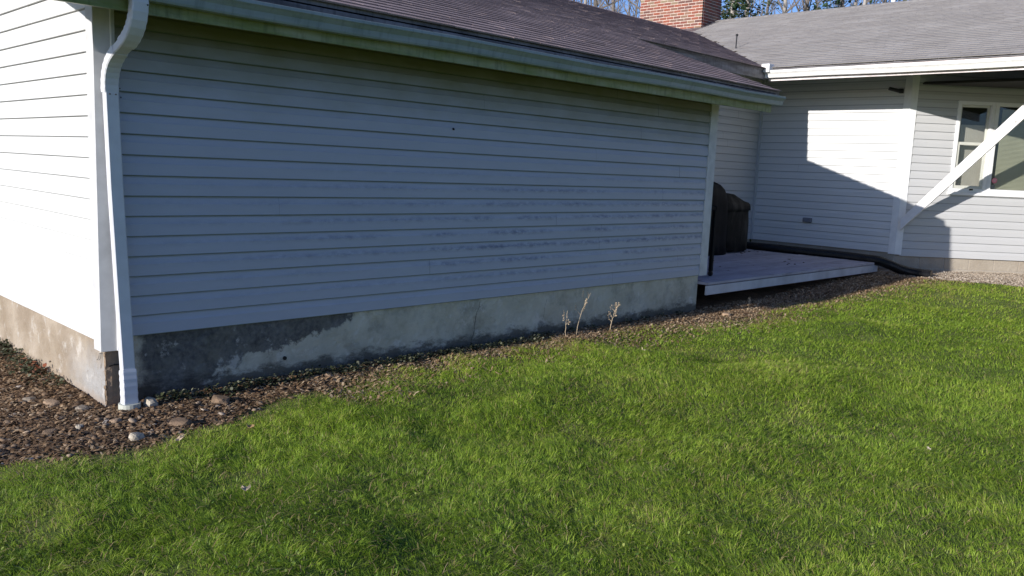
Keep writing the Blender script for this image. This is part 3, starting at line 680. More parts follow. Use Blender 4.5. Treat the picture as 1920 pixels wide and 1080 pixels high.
for k in range(3): ubox(m_, 1.445+.006*k, 1.505-.006*k, 1.672-.017*k, 1.677-.017*k, -.0155, -.0150)
m_.build('sticker_text', M_stick, sk)
m_ = MB(); ubox(m_, 1.43, 1.50, 1.525, 1.59, -.03, -.045); m_.build('sensor_box', M_greybox, wn, bevel=.006)
dh_window(2.79, U1, 'narrow double-hung sash at the far end of the bay')
m_ = MB(); ubox(m_, U0-.02, U1+.02, ZS-.03, ZS+.018, .055, -.08); m_.build('window_sill', M_vin, house, bevel=.004)

# ------------------------------------------------------------------ deck
dk = empty('deck', 'low grey painted wooden deck in the alcove between the two wings', 'deck')
m_ = MB(); y = -.11
while y < 2.4:
    y1 = y+.138; x0 = 6.47 if y < -.02 else 6.60
    xr = 11.18+.03*math.sin(y*3)
    m_.box((x0-(.0 if y > 0 else 0), y, .305+random.uniform(-.002, .002)), (xr+random.uniform(-.01, .01), y1-.008, .333+random.uniform(-.002, .002)), random.random()); y = y1
m_.build('deck_boards', M_deck, dk, bevel=.003)
m_ = MB(); m_.prism([(6.47, -.106, .19), (11.32, -.106, .19), (11.32, -.106, .275), (11.15, -.106, .296), (6.47, -.106, .296)], (0, .022, 0)); m_.box((11.15, -.11, .2), (11.17, 2.4, .30)); m_.build('rim_board', M_deckf, dk, bevel=.003)
for x in np.arange(6.9, 11.0, .9):
    for y in (.5, 1.5): m_ = MB(); m_.box((x, y, -.1), (x+.09, y+.09, .30)); m_.build('post', M_wood, dk)

# ------------------------------------------------------------------ black drain pipe
def pipe_path():
    pts = [(11.40, 2.35, .36), (11.38, 1.8, .37), (11.36, 1.2, .37), (11.36, .6, .37), (11.33, .15, .365), (11.30, -.10, .36), (11.34, -.26, .315), (11.44, -.40, .25), (11.53, -.52, .215), (11.6, -.66, .20), (11.62, -.80, .2)]
    out = []
    for i in range(len(pts)-1):
        a = Vector(pts[max(i-1, 0)]); b_ = Vector(pts[i]); c_ = Vector(pts[i+1]); d_ = Vector(pts[min(i+2, len(pts)-1)])
        n_ = max(2, int((c_-b_).length/.012))
        for k in range(n_):
            t_ = k/n_; out.append(.5*((2*b_)+(c_-a)*t_+(2*a-5*b_+4*c_-d_)*t_*t_+(3*b_-a-3*c_+d_)*t_**3))
    return out
pp = pipe_path(); m_ = MB(); m_.tube(pp, [.072+(.005 if i % 2 else 0) for i in range(len(pp))], 14)
tag(m_.build('drain_pipe', M_pipe), 'black corrugated drain pipe snaking off the end of the deck', 'pipe')

# ------------------------------------------------------------------ covered grills
def draped(name, prof, mat, parent, sx, sy, seed, folds=.012):
    """cloth body: stacked rounded-rectangle rings with folds; prof = list of (z, half x scale, half y scale, dx, dy)"""
    rr = random.Random(seed); mb = MB(); k = 72; ph = [rr.uniform(0, 6.28) for _ in range(6)]
    for z_, ax, ay, dx, dy in prof:
        for j in range(k):
            t_ = 2*math.pi*j/k; ct, st_ = math.cos(t_), math.sin(t_)
            e = 5.0; r_ = (abs(ct)**e+abs(st_)**e)**(-1/e)
            zf = max(0, 1-(z_-.33)/1.0)
            fo_ = 1+.05*zf*(float(vnoise(t_*3+seed, z_*3, seed))-.5)+(folds*(.4+zf)*(math.sin(t_*9+ph[0]+z_*1.5)+.7*math.sin(t_*17+ph[1]-z_*3)+.5*math.sin(t_*5+ph[2]+z_*5)))/.5
            mb.v.append((ct*r_*sx*ax*fo_+dx, st_*r_*sy*ay*fo_+dy, z_+.008*math.sin(t_*6+ph[3]))); mb.tone.append(.5)
    for i in range(len(prof)-1):
        for j in range(k): q = (j+1) % k; mb.f.append((i*k+j, i*k+q, (i+1)*k+q, (i+1)*k+j))
    mb.f.append(tuple(range((len(prof)-1)*k, len(prof)*k))[::1]); mb.f.append(tuple(range(k))[::-1])
    return mb.build(name, mat, parent, smooth=True)
gr = empty('covered_grill', 'boxy grill under a sagging dark fabric cover with a flap round its top', 'grill', loc=(10.30, 2.02, 0))
gco = draped('cover', [(.36, .98, 1.0, 0, 0), (.55, .97, 1.0, 0, 0), (.8, .95, .98, .01, 0), (.98, .95, .95, 0, 0), (1.0, .96, .96, 0, 0), (1.005, 1.02, 1.04, 0, 0), (1.06, 1.01, 1.03, 0, 0), (1.10, 1.0, 1.0, 0, 0), (1.125, .95, .95, -.01, 0), (1.15, .80, .85, -.06, 0), (1.20, .62, .75, -.12, .0), (1.255, .48, .6, -.17, 0), (1.27, .25, .3, -.18, 0)], M_cover, gr, .42, .28, 4, .006)
m_ = MB()
for x in (-.34, .34):
    for y in (-.2, .2): m_ = MB(); m_.tube([(x, y, .333), (x, y, .40)], .02, 8); m_.build('leg', M_dark, gr)
gr2 = empty('covered_cart', 'taller lumpy black covered cart left of the boxy grill, mostly behind the end post', 'grill', loc=(9.50, 2.0, 0))
draped('cover', [(.335, 1.05, 1.05, 0, 0), (.5, 1.0, 1.02, 0, 0), (.8, .98, .98, .01, 0), (1.08, .98, .98, 0, 0), (1.15, .97, .97, 0, 0), (1.24, .93, .93, 0, 0), (1.33, .84, .86, .0, 0), (1.40, .66, .7, .01, 0), (1.44, .42, .5, .02, 0), (1.45, .15, .2, .02, 0)], M_black, gr2, .42, .34, 9, .007)
st_ = empty('tool_stand', 'slim black upright stand on a caster just behind the end post', 'stand', loc=(7.08, .235, .333))
m_ = MB(); m_.box((-.02, -.02, .06), (.025, .02, .85)); m_.box((-.3, -.02, .80), (.02, .35, .84)); m_.box((-.3, .31, .0), (-.27, .35, .80)); m_.build('upright', M_black, st_, bevel=.004)
m_ = MB(); m_.tube([(-.012, .0, .032), (.014, .0, .032)], .031, 14); m_.build('caster', M_dark, st_)

# ------------------------------------------------------------------ bed of stones, mulch, plants
def fast_mesh(name, V, Fq, tone, mat, smooth=False):
    me = bpy.data.meshes.new(name); nv = len(V); k = Fq.shape[1]
    me.vertices.add(nv); me.vertices.foreach_set('co', V.astype(np.float32).ravel()); me.loops.add(Fq.size); me.loops.foreach_set('vertex_index', Fq.astype(np.int32).ravel())
    me.polygons.add(len(Fq)); me.polygons.foreach_set('loop_start', np.arange(0, Fq.size, k, dtype=np.int32)); me.update(calc_edges=True)
    a = me.attributes.new('tone', 'FLOAT', 'POINT'); a.data.foreach_set('value', tone.astype(np.float32))
    if smooth: me.polygons.foreach_set('use_smooth', [True]*len(Fq))
    me.materials.append(mat); o = bpy.data.objects.new(name, me); C.objects.link(o); return o
ph_ = (1+5**.5)/2
ICO = np.array([(-1, ph_, 0), (1, ph_, 0), (-1, -ph_, 0), (1, -ph_, 0), (0, -1, ph_), (0, 1, ph_), (0, -1, -ph_), (0, 1, -ph_), (ph_, 0, -1), (ph_, 0, 1), (-ph_, 0, -1), (-ph_, 0, 1)])/math.hypot(1, ph_)
ICF = np.array([(0, 11, 5), (0, 5, 1), (0, 1, 7), (0, 7, 10), (0, 10, 11), (1, 5, 9), (5, 11, 4), (11, 10, 2), (10, 7, 6), (7, 1, 8), (3, 9, 4), (3, 4, 2), (3, 2, 6), (3, 6, 8), (3, 8, 9), (4, 9, 5), (2, 4, 11), (6, 2, 10), (8, 6, 7), (9, 8, 1)])
def ground_z(x, y):
    d = lawn_d(x, y); rough = np.clip(-d*3, 0, 1)
    return gz(x, y)+.014*(vnoise(x*14, y*14, 3)-.5)*rough+.02*(vnoise(x*3, y*3, 5)-.5)+lump(x, y)*np.clip(d*3, 0, 1)
def under_house(x, y, pad=.02):
    A = (x > -pad) & (x < 6.5) & (y > -pad); B_ = (x > 12.2-pad) & (y > -(x-12.2)-.015-pad*1.4) & (x < 22); return A | B_ | ((x > 6.4) & (x < 12.3) & (y > 2.5))
def scatter(n, x0, x1, y0, y1, dens=None, over=.05):
    x = rng.uniform(x0, x1, n); y = rng.uniform(y0, y1, n); d = lawn_d(x, y); k = ~under_house(x, y) & (d < over*rng.random(n)**2*1.6)
    if dens is not None: k &= rng.random(n) < dens(x, y, d)
    return x[k], y[k]
def stones(name, x, y, smin, smax, flat, mat, tone_mu=.5, lift=.3):
    n = len(x); s_ = smin*(smax/smin)**(rng.random(n)**2.2); V = ICO[None]*(1+rng.uniform(-.22, .22, (n, 12, 1)))
    sx = s_*rng.uniform(.8, 1.5, n); sy = s_*rng.uniform(.7, 1.1, n); sz = s_*flat*rng.uniform(.6, 1.2, n)
    V = V*np.stack([sx, sy, sz], -1)[:, None]; a = rng.uniform(0, 6.28, n); ca, sa = np.cos(a)[:, None], np.sin(a)[:, None]; tl = rng.uniform(-.35, .35, n)[:, None]
    z0 = V[..., 2]+V[..., 0]*tl; X = V[..., 0]*ca-V[..., 1]*sa+x[:, None]; Y = V[..., 0]*sa+V[..., 1]*ca+y[:, None]; Z = z0+(ground_z(x, y)+sz*lift)[:, None]
    Fq = (ICF[None]+12*np.arange(n)[:, None, None]).reshape(-1, 3)
    return fast_mesh(name, np.stack([X, Y, Z], -1).reshape(-1, 3), Fq, np.repeat(np.clip(rng.normal(tone_mu, .25, n), 0, 1), 12), mat)
def pal_mat(name, cols, rough=.9):
    M, t_, b_ = new_mat(name, rough, .2); g = N(t_); x = g.n('ShaderNodeValToRGB'); g.t.links.new(g.attr('tone').outputs['Fac'], x.inputs[0]); e = x.color_ramp.elements
    e[0].color = (*cols[0], 1); e[1].color = (*cols[-1], 1)
    for i, c in enumerate(cols[1:-1]): q = e.new((i+1)/(len(cols)-1)); q.color = (*c, 1)
    g.col(g.mix(g.ramp(g.noise(80, detail=4), .35, .7, 0, .4), x.outputs[0], tuple(q*.6 for q in cols[1])), b_); return M
M_stone = pal_mat('bed_stone', [(.08, .05, .03), (.17, .11, .065), (.26, .175, .11), (.33, .24, .16), (.42, .33, .24), (.58, .50, .41)])
M_gravel = pal_mat('sandy_gravel', [(.2, .15, .11), (.36, .29, .22), (.45, .38, .30), (.56, .49, .41)])
M_mulch = pal_mat('bark_mulch', [(.05, .028, .016), (.15, .088, .046), (.27, .165, .088), (.40, .27, .155), (.55, .42, .27)])
x, y = scatter(17000, -2.6, 1.6, -1.0, 3.2); tag(stones('bed_stones', x, y, .005, .026, .36, M_stone, .42, .8), '', '', kind='stuff')
x, y = scatter(26000, 1.4, 9.5, -.9, 0, lambda x, y, d: np.where(x < 6.4, .5, .06)); tag(stones('bed_pebbles', x, y, .004, .017, .6, M_stone, .42), '', '', kind='stuff')
x, y = scatter(26000, 11.2, 15.5, -4.2, 0); tag(stones('gravel', x, y, .005, .02, .6, M_gravel, .55), '', '', kind='stuff')
def chips(name, x, y, L0, L1, W0, W1, mat, tilt=.35, up=.004, mu=.5):
    n = len(x); L_ = rng.uniform(L0, L1, n); W__ = rng.uniform(W0, W1, n); a = rng.uniform(0, 6.28, n); t1 = rng.uniform(-tilt, tilt, n); bend = rng.uniform(0, .3, n)*L_
    q = np.array([(-1, -1), (0, -1.1), (1, -.7), (1, .7), (0, 1.1), (-1, 1)], float)
    X = q[None, :, 0]*L_[:, None]/2; Y = q[None, :, 1]*W__[:, None]/2; Z = X*t1[:, None]+np.where(q[None, :, 0] == 0, bend[:, None], 0)+np.abs(t1*L_/2)[:, None]*.6+up
    ca, sa = np.cos(a)[:, None], np.sin(a)[:, None]
    V = np.stack([X*ca-Y*sa+x[:, None], X*sa+Y*ca+y[:, None], Z+ground_z(x, y)[:, None]], -1).reshape(-1, 3)
    F_ = np.array([(0, 1, 4, 5), (1, 2, 3, 4)]); Fq = (F_[None]+6*np.arange(n)[:, None, None]).reshape(-1, 4)
    return fast_mesh(name, V, Fq, np.repeat(np.clip(rng.normal(mu, .28, n), 0, 1), 6), mat)
x, y = scatter(62000, -2.6, 1.8, -1.0, 3.2); tag(chips('mulch', x, y, .012, .05, .004, .016, M_mulch, mu=.42), '', '', kind='stuff')
x, y = scatter(90000, 1.2, 11.4, -1.5, -.0, lambda x, y, d: np.where(x < 7.9, 1, .3), .50); tag(chips('leaf_litter', x, y, .012, .05, .004, .018, M_mulch, .6, mu=.70), '', '', kind='stuff')
x = rng.uniform(6.7, 11.1, 170); y = rng.uniform(-.05, 2.2, 170)**1; 
def deck_litter():
    mb = MB()
    for i in range(60):
        X_ = random.uniform(6.9, 11.0); Y_ = random.choice([random.uniform(.3, 2.2), random.uniform(1.2, 2.3)]); s_ = random.uniform(.01, .035); a = random.uniform(0, 6.28)
        mb.prism([(X_+s_*math.cos(a+t_)*random.uniform(.6, 1), Y_+s_*.7*math.sin(a+t_), .3365) for t_ in (0, 1.2, 2.4, 3.6, 5)], (0, 0, random.uniform(.002, .008)))
    return mb.build('deck_litter', simple('dead_leaf_dark', (.07, .045, .03), .9, .4, 20))
tag(deck_litter(), '', '', kind='stuff')
# individual larger stones (each a thing)
def rock(loc, r, label, mat, seed):
    rr = random.Random(seed); me = bpy.data.meshes.new('stone'); V = ICO.copy(); F_ = [tuple(f_) for f_ in ICF]
    import bmesh
    bm = bmesh.new(); vs = [bm.verts.new(v) for v in V]; [bm.faces.new([vs[i] for i in f_]) for f_ in F_]
    bmesh.ops.subdivide_edges(bm, edges=bm.edges[:], cuts=2, use_grid_fill=True)
    for v in bm.verts:
        n_ = v.co.normalized(); q = float(vnoise(n_.x*1.6+seed, n_.y*1.6+n_.z*2, seed)); q2_ = float(vnoise(n_.x*4+seed, n_.y*4+n_.z*5, seed+3))
        v.co = n_*(.8+.4*q+.12*q2_)
        v.co = Vector((max(-.85, min(.85, v.co.x)), v.co.y, min(.8, v.co.z)))
        v.co = Vector((v.co.x*r[0], v.co.y*r[1], v.co.z*r[2]))
    bm.to_mesh(me); bm.free(); me.materials.append(mat); a = me.attributes.new('tone', 'FLOAT', 'POINT')
    o = bpy.data.objects.new('stone', me); C.objects.link(o); z_ = float(ground_z(np.array([loc[0]]), np.array([loc[1]]))[0]); o.location = (loc[0], loc[1], z_+r[2]*.35); o.rotation_euler = (rr.uniform(-.2, .2), rr.uniform(-.2, .2), rr.uniform(0, 6.28))
    tag(o, label, 'stone', 'larger stones in the bed'); return o
M_pale = simple('pale_quartz', (.44, .385, .30), .8, .3, 30, bump=.5); M_tan = simple('tan_stone', (.33, .23, .15), .85, .2, 25, bump=.4); M_bro = simple('brown_stone', (.20, .135, .085), .85, .25, 25, bump=.4); M_gry = simple('grey_stone', (.24, .20, .155), .85, .25, 25, bump=.4)
rock((.20, -.17), (.05, .04, .04), 'pale chunk of stone right beside the foot of the downspout', M_pale, 1)
rock((-.11, -.74), (.042, .034, .03), 'whitish angular stone near the lawn edge, below the downspout', M_pale, 2)
rock((.18, -.63), (.065, .045, .028), 'flat brown stone near the lawn edge, right of the downspout', M_bro, 3)
rock((.56, -.34), (.06, .05, .035), 'brown wedge-shaped stone in the bed beneath the dark foundation patch', M_bro, 4)
rock((-.24, .20), (.055, .04, .022), 'flat tan stone in the bed left of the foundation corner', M_tan, 5)
rock((-.08, -.37), (.035, .028, .022), 'rounded tan pebble in front of the downspout foot', M_tan, 6)
rock((-.27, -.36), (.025, .02, .018), 'small pale pebble left of the rounded tan one', M_pale, 7)
rock((-.32, .35), (.045, .035, .02), 'grey stone among the pebbles, farthest left near the gable wall', M_gry, 8)
rock((-.42, -.35), (.05, .035, .018), 'flat reddish brown stone in the left part of the bed', M_bro, 9)
rock((6.44, -.40), (.07, .05, .035), 'buff stone in the litter below the end post of the long wall', M_tan, 10)
rock((-.13, .02), (.045, .035, .02), 'brown flat stone at the foot of the foundation corner', M_gry, 12)
rock((1.45, -.17), (.07, .03, .02), 'long tan stone at the lawn edge under the long wall', M_tan, 13)
# dead leaves on the grass
def leaf(loc, s_, label, col, seed, z_up=.045):
    rr = random.Random(seed); mb = MB(); k = 9; out = []
    for j in range(k): t_ = 2*math.pi*j/k; out.append((s_*math.cos(t_)*rr.uniform(.6, 1.1), s_*.65*math.sin(t_)*rr.uniform(.6, 1.1), s_*rr.uniform(-.15, .45)))
    for j in range(k): mb.poly([(0, 0, .0), out[j], out[(j+1) % k]])
    o = mb.build('dead_leaf', simple('dry_leaf', col, .8, .25, 40)); o.modifiers.new('s', 'SOLIDIFY').thickness = .001
    z_ = float(ground_z(np.array([loc[0]]), np.array([loc[1]]))[0]); o.location = (loc[0], loc[1], z_+z_up); o.rotation_euler = (rr.uniform(-.5, .5), rr.uniform(-.5, .5), rr.uniform(0, 6.28)); tag(o, label, 'leaf', 'dry leaves on the lawn')
leaf((-.01, -1.74), .030, 'pale curled leaf in the near lawn below the downspout', (.46, .36, .23), 1)
leaf((.02, -.98), .028, 'pale dry leaf in the grass just off the stone bed', (.44, .34, .22), 2)
leaf((2.35, -.98), .030, 'tan leaf on the lawn in front of the middle of the long wall', (.50, .33, .20), 3)
leaf((.40, -1.02), .034, 'brown crumpled leaf in the grass right of the near stone bed', (.34, .22, .10), 4)
leaf((3.87, -1.14), .028, 'small straw-coloured leaf on the lawn out from the weed stems', (.52, .46, .26), 5)
leaf((3.11, -3.66), .015, 'tiny pale leaf on the open lawn near the right foreground', (.5, .42, .3), 6)
leaf((5.9, -.85), .036, 'cream leaf on the grass below the end of the long wall', (.55, .46, .28), 7)
# ------------------------------------------------------------------ plants by the wall
def stem_plant(loc, h, nb, label, seed, lean=(0, 0), r0=.0042):
    rr = random.Random(seed); mb = MB(); z0 = float(ground_z(np.array([loc[0]]), np.array([loc[1]]))[0])
    P = [Vector((lean[0]*t_*t_*h+rr.uniform(-.006, .006), lean[1]*t_*h, t_*h-.01)) for t_ in [i/8 for i in range(9)]]
    mb.tube(P, [r0*(1-.6*i/8) for i in range(9)], 6)
    for b_ in range(nb):
        t_ = rr.uniform(.4, .95); i = int(t_*8); p = P[i]; a = rr.uniform(0, 6.28); l_ = h*rr.uniform(.12, .35); q = p+Vector((math.cos(a)*l_*.45, math.sin(a)*l_*.45, l_*.85)); mid = p.lerp(q, .5)+Vector((math.cos(a)*.01, math.sin(a)*.01, -.005))
        mb.tube([p, mid, q], [r0*.55, r0*.45, r0*.3], 5)
        for k in range(3): s_ = q+Vector((rr.uniform(-.01, .01), rr.uniform(-.01, .01), -k*.02)); blob(mb, s_, .0055, seed*9+k+b_*5, flat=1.2, k=5)
    o = mb.build('dry_weed', M_straw); o.location = (loc[0], loc[1], z0); tag(o, label, 'weed', 'dry weed stems by the foundation')
M_straw = simple('dry_straw', (.46, .36, .24), .8, .2, 40)
stem_plant((4.12, -.20), .40, 6, 'tallest bare straw stem, leaning right against the foundation', 3, (.45, 0))
stem_plant((4.58, -.23), .27, 9, 'bushy forked straw weed right of the tallest stem', 5, (.42, 0))
stem_plant((3.95, -.21), .26, 3, 'thin upright straw stem left of the tallest one', 8, (.05, 0), .0035)
stem_plant((7.1, -.30), .15, 3, 'short straw weed in front of the deck end', 11, (.15, 0))
stem_plant((7.3, -.30), .09, 2, 'stubby straw twig leaning beside the weed at the deck end', 12, (1.1, 0))
def leaf_patch(name, x, y, mat, s0=.006, s1=.014, h=.05):
    n = len(x); k = 6; a = rng.uniform(0, 6.28, n); tl = rng.uniform(0, .9, n); s_ = rng.uniform(s0, s1, n); hh = rng.uniform(.005, h, n); t_ = np.arange(k)*2*math.pi/k
    X0 = np.cos(t_)[None]*s_[:, None]; Y0 = np.sin(t_)[None]*s_[:, None]*.8; Z0 = X0*np.sin(tl)[:, None]; X0 = X0*np.cos(tl)[:, None]; ca, sa = np.cos(a)[:, None], np.sin(a)[:, None]
    V = np.stack([X0*ca-Y0*sa+x[:, None], X0*sa+Y0*ca+y[:, None], Z0+(ground_z(x, y)+hh)[:, None]], -1).reshape(-1, 3)
    F_ = np.array([(0, 1, 2, 3), (0, 3, 4, 5)]); Fq = (F_[None]+k*np.arange(n)[:, None, None]).reshape(-1, 4)
    return fast_mesh(name, V, Fq, np.repeat(rng.random(n), k), mat)
M_ivy = pal_mat('creeper_leaf', [(.02, .025, .012), (.04, .05, .022), (.08, .085, .04), (.2, .2, .14)], .6)
xs, ys = [], []
for cx, cy, r_, n in ([(-.10+.0*i, .62+.22*i, .10, 170) for i in range(8)]+[(.38+.16*i, -.10-.03*(i % 3), .10, 200) for i in range(22)]+[(3.9+.3*i, -.06, .06, 60) for i in range(8)]):
    n = int(n*random.uniform(.3, 1.2)); xs.append(rng.normal(cx, r_*.6, n)); ys.append(rng.normal(cy, r_*.42, n))
xs = np.concatenate(xs); ys = np.concatenate(ys); k_ = ~under_house(xs, ys, .01); tag(leaf_patch('ground_cover', xs[k_], ys[k_], M_ivy), '', '', kind='stuff')
xs = rng.normal(-.09, .04, 26); ys = rng.normal(1.05, .10, 26); k_ = ~under_house(xs, ys, .01); tag(leaf_patch('red_groundcover', xs[k_], ys[k_], pal_mat('red_leaf', [(.2, .05, .03), (.33, .12, .06), (.4, .2, .12)]), .01, .02, .09), '', '', kind='stuff')

# ------------------------------------------------------------------ lawn: real blades
def grass_mat():
    M, t_, b_ = new_mat('grass_blade', .45, .45); g = N(t_); x = g.n('ShaderNodeValToRGB'); g.t.links.new(g.attr('tone').outputs['Fac'], x.inputs[0]); e = x.color_ramp.elements
    e[0].color = (.14, .22, .027, 1); e[1].color = (.58, .50, .22, 1)
    for p, c in ((.35, (.28, .42, .045, 1)), (.62, (.45, .60, .070, 1)), (.80, (.56, .64, .12, 1)), (.90, (.50, .45, .14, 1))): q = e.new(p); q.color = c
    g.col(x.outputs[0], b_)
    tl = t_.nodes.new('ShaderNodeBsdfTranslucent'); g.t.links.new(x.outputs[0], tl.inputs[0]); mx = t_.nodes.new('ShaderNodeMixShader'); mx.inputs[0].default_value = .55
    t_.links.new(b_.outputs[0], mx.inputs[1]); t_.links.new(tl.outputs[0], mx.inputs[2]); t_.links.new(mx.outputs[0], t_.nodes['Material Output'].inputs[0]); return M
M_grass = grass_mat()
def grass():
    xs, ys = [], []
    cx, cy = CAM.x, CAM.y
    for r0, r1, dens in ((.6, 3.6, 26000), (3.6, 5.2, 21000), (5.2, 7.5, 12000), (7.5, 11, 5500), (11, 17, 2600)):
        a0, a1 = R(-2), R(92); n = int((a1-a0)/2*(r1*r1-r0*r0)*dens); r_ = np.sqrt(rng.uniform(r0*r0, r1*r1, n)); a = rng.uniform(a0, a1, n)
        xs.append(cx+r_*np.cos(a)); ys.append(cy+r_*np.sin(a))
    n = 190000; a = rng.uniform(R(-75), R(-2), n); k9 = rng.random(n) < .15; a = np.where(k9, rng.uniform(R(92), R(150), n), a); r_ = np.sqrt(rng.uniform(.5, 90, n)); xs.append(cx+r_*np.cos(a)); ys.append(cy+r_*np.sin(a))
    n = 20000; a = rng.uniform(R(150), R(285), n); r_ = np.sqrt(rng.uniform(0, 49, n)); xs.append(cx+r_*np.cos(a)); ys.append(cy+r_*np.sin(a))
    x = np.concatenate(xs); y = np.concatenate(ys)
    d = lawn_d(x, y)+(.10+.22*np.clip(x-1, 0, 1))*(vnoise(x*5, y*5, 21)-.5)+.08*(vnoise(x*17, y*17, 22)-.5)
    bare = vnoise(x*2.6, y*2.6, 31)*.6+vnoise(x*7, y*7, 32)*.4
    near_wall = np.clip((d-.02)/(.25+.25*np.clip(x-1, 0, 1)), 0, 1)
    p = np.clip(near_wall**.8, 0, 1)*np.clip(1.25-.9*np.clip((bare-.62)*5, 0, 1), .15, 1)
    k = (d > 0) & (rng.random(len(x)) < p+.10) & ~under_house(x, y, .06); x, y, d, bare = x[k], y[k], d[k], bare[k]
    n = len(x); dist = np.hypot(x-cx, y-cy)
    c1 = vnoise(x*1.9+7, y*1.9, 41); c2 = vnoise(x*5.5, y*5.5, 42); c3 = vnoise(x*.6, y*.6, 43)
    # tussocks: every blade belongs to the nearest-cell clump, is drawn towards its middle and leans with it
    cs = .058; gx = x/cs+.9*(vnoise(x*9, y*9, 71)-.5); gy = y/cs+.9*(vnoise(x*9, y*9, 72)-.5); xi = np.floor(gx); yi = np.floor(gy)
    hx = lambda k: vnoise(xi+.0, yi+.0, k)
    ccx = (xi+.2+.6*hx(73))*cs; ccy = (yi+.2+.6*hx(74))*cs; rx, ry = x-ccx, y-ccy; x = x-rx*.12; y = y-ry*.12
    ca_ = 2*math.pi*vnoise(x*.9+9, y*.9, 51)+1.6*(hx(75)-.5)*2; ck_ = hx(76)
    vx = np.cos(ca_)*.8+rx/cs*1.5+rng.normal(0, .45, n); vy = np.sin(ca_)*.8+ry/cs*1.5+rng.normal(0, .45, n); az = np.arctan2(vy, vx)
    clump = c1*.45+c2*.25+ck_*.30
    h = (.018+.042*clump**1.4+.010*rng.random(n))*rng.uniform(.5, 1.15, n)
    h *= np.clip(.6+.8*np.clip(d/.5, 0, 1), .5, 1.1)
    weed = np.clip((3.5-dist)/1.3, 0, 1); h *= 1-.30*weed
    under = rng.random(n) < .30; h = np.where(under, rng.uniform(.008, .022, n), h)      # short fine growth between the tufts
    w_ = rng.uniform(.0007, .0016, n)*np.clip(dist/4.0, 1, 2.6)*(1+.5*weed)
    lean = rng.uniform(.45, 1.5, n)*(.8+.5*ck_)
    dx, dy = np.cos(az), np.sin(az); pxv, pyv = -dy, dx
    tw = rng.uniform(-.8, .8, n); ct, st_ = np.cos(tw), np.sin(tw); wx = pxv*ct+dx*st_; wy = pyv*ct+dy*st_
    z0 = ground_z(x, y)-.004
    V = np.empty((n, 7, 3)); ts = [(0, .9), (.4, 1.), (.75, .75)]
    for i, (t_, ww) in enumerate(ts):
        ox = lean*h*t_*t_*.85; zz_ = h*(t_-.22*lean*t_*t_)
        for s_, j in ((-1, 0), (1, 1)):
            V[:, 2*i+j, 0] = x+dx*ox+wx*w_*ww*s_; V[:, 2*i+j, 1] = y+dy*ox+wy*w_*ww*s_; V[:, 2*i+j, 2] = z0+zz_
    V[:, 6, 0] = x+dx*lean*h*.85; V[:, 6, 1] = y+dy*lean*h*.85; V[:, 6, 2] = z0+h*(1-.3*lean)
    tone = .33+.26*c1+.20*(c2-.5)+.24*(c3-.5)+.16*(ck_-.5)-.08*under+.10*(3.5-dist)*weed*-.3+rng.normal(0, .16, n)
    tone += .42*np.clip((.55-d)/.55, 0, 1)*np.clip((x-.6)/1.0, .3, 1)                       # straw along the dry edge
    tone += .22*np.clip((bare-.60)*4, 0, 1)
    straw = rng.random(n) < .04+.30*np.clip((.35-d)/.35, 0, 1); tone = np.where(straw, rng.uniform(.85, 1, n), tone)
    tone = np.clip(tone, 0, 1)
    T = np.array([(0, 1, 3), (0, 3, 2), (2, 3, 5), (2, 5, 4), (4, 5, 6)]); Fq = (T[None]+7*np.arange(n)[:, None, None]).reshape(-1, 3)
    print('blades', n)
    return fast_mesh('grass', V.reshape(-1, 3), Fq, np.repeat(tone, 7), M_grass)
tag(grass(), '', '', kind='stuff')
# clover-like broad leaves in the near lawn, and thatch
a = rng.uniform(R(-2), R(92), 60000); r_ = np.sqrt(rng.uniform(1, 36, 60000)); x = CAM.x+r_*np.cos(a); y = CAM.y+r_*np.sin(a); d = lawn_d(x, y)
k_ = (d > .1) & (rng.random(60000) < np.clip((vnoise(x*3, y*3, 61)-.45)*3, 0, 1)*np.clip((4.2-r_)/2, .12, 1)); tag(leaf_patch('clover', x[k_], y[k_], pal_mat('clover_leaf', [(.04, .075, .014), (.09, .16, .025), (.17, .23, .05), (.26, .28, .07)], .5), .003, .007, .045), '', '', kind='stuff')
a = rng.uniform(R(-2), R(92), 26000); r_ = np.sqrt(rng.uniform(1, 60, 26000)); x = CAM.x+r_*np.cos(a); y = CAM.y+r_*np.sin(a); k_ = lawn_d(x, y) > .05
tag(chips('thatch', x[k_], y[k_], .02, .06, .0015, .003, pal_mat('thatch_straw', [(.16, .11, .05), (.30, .22, .10), (.42, .33, .18)]), .5, .012), '', '', kind='stuff')

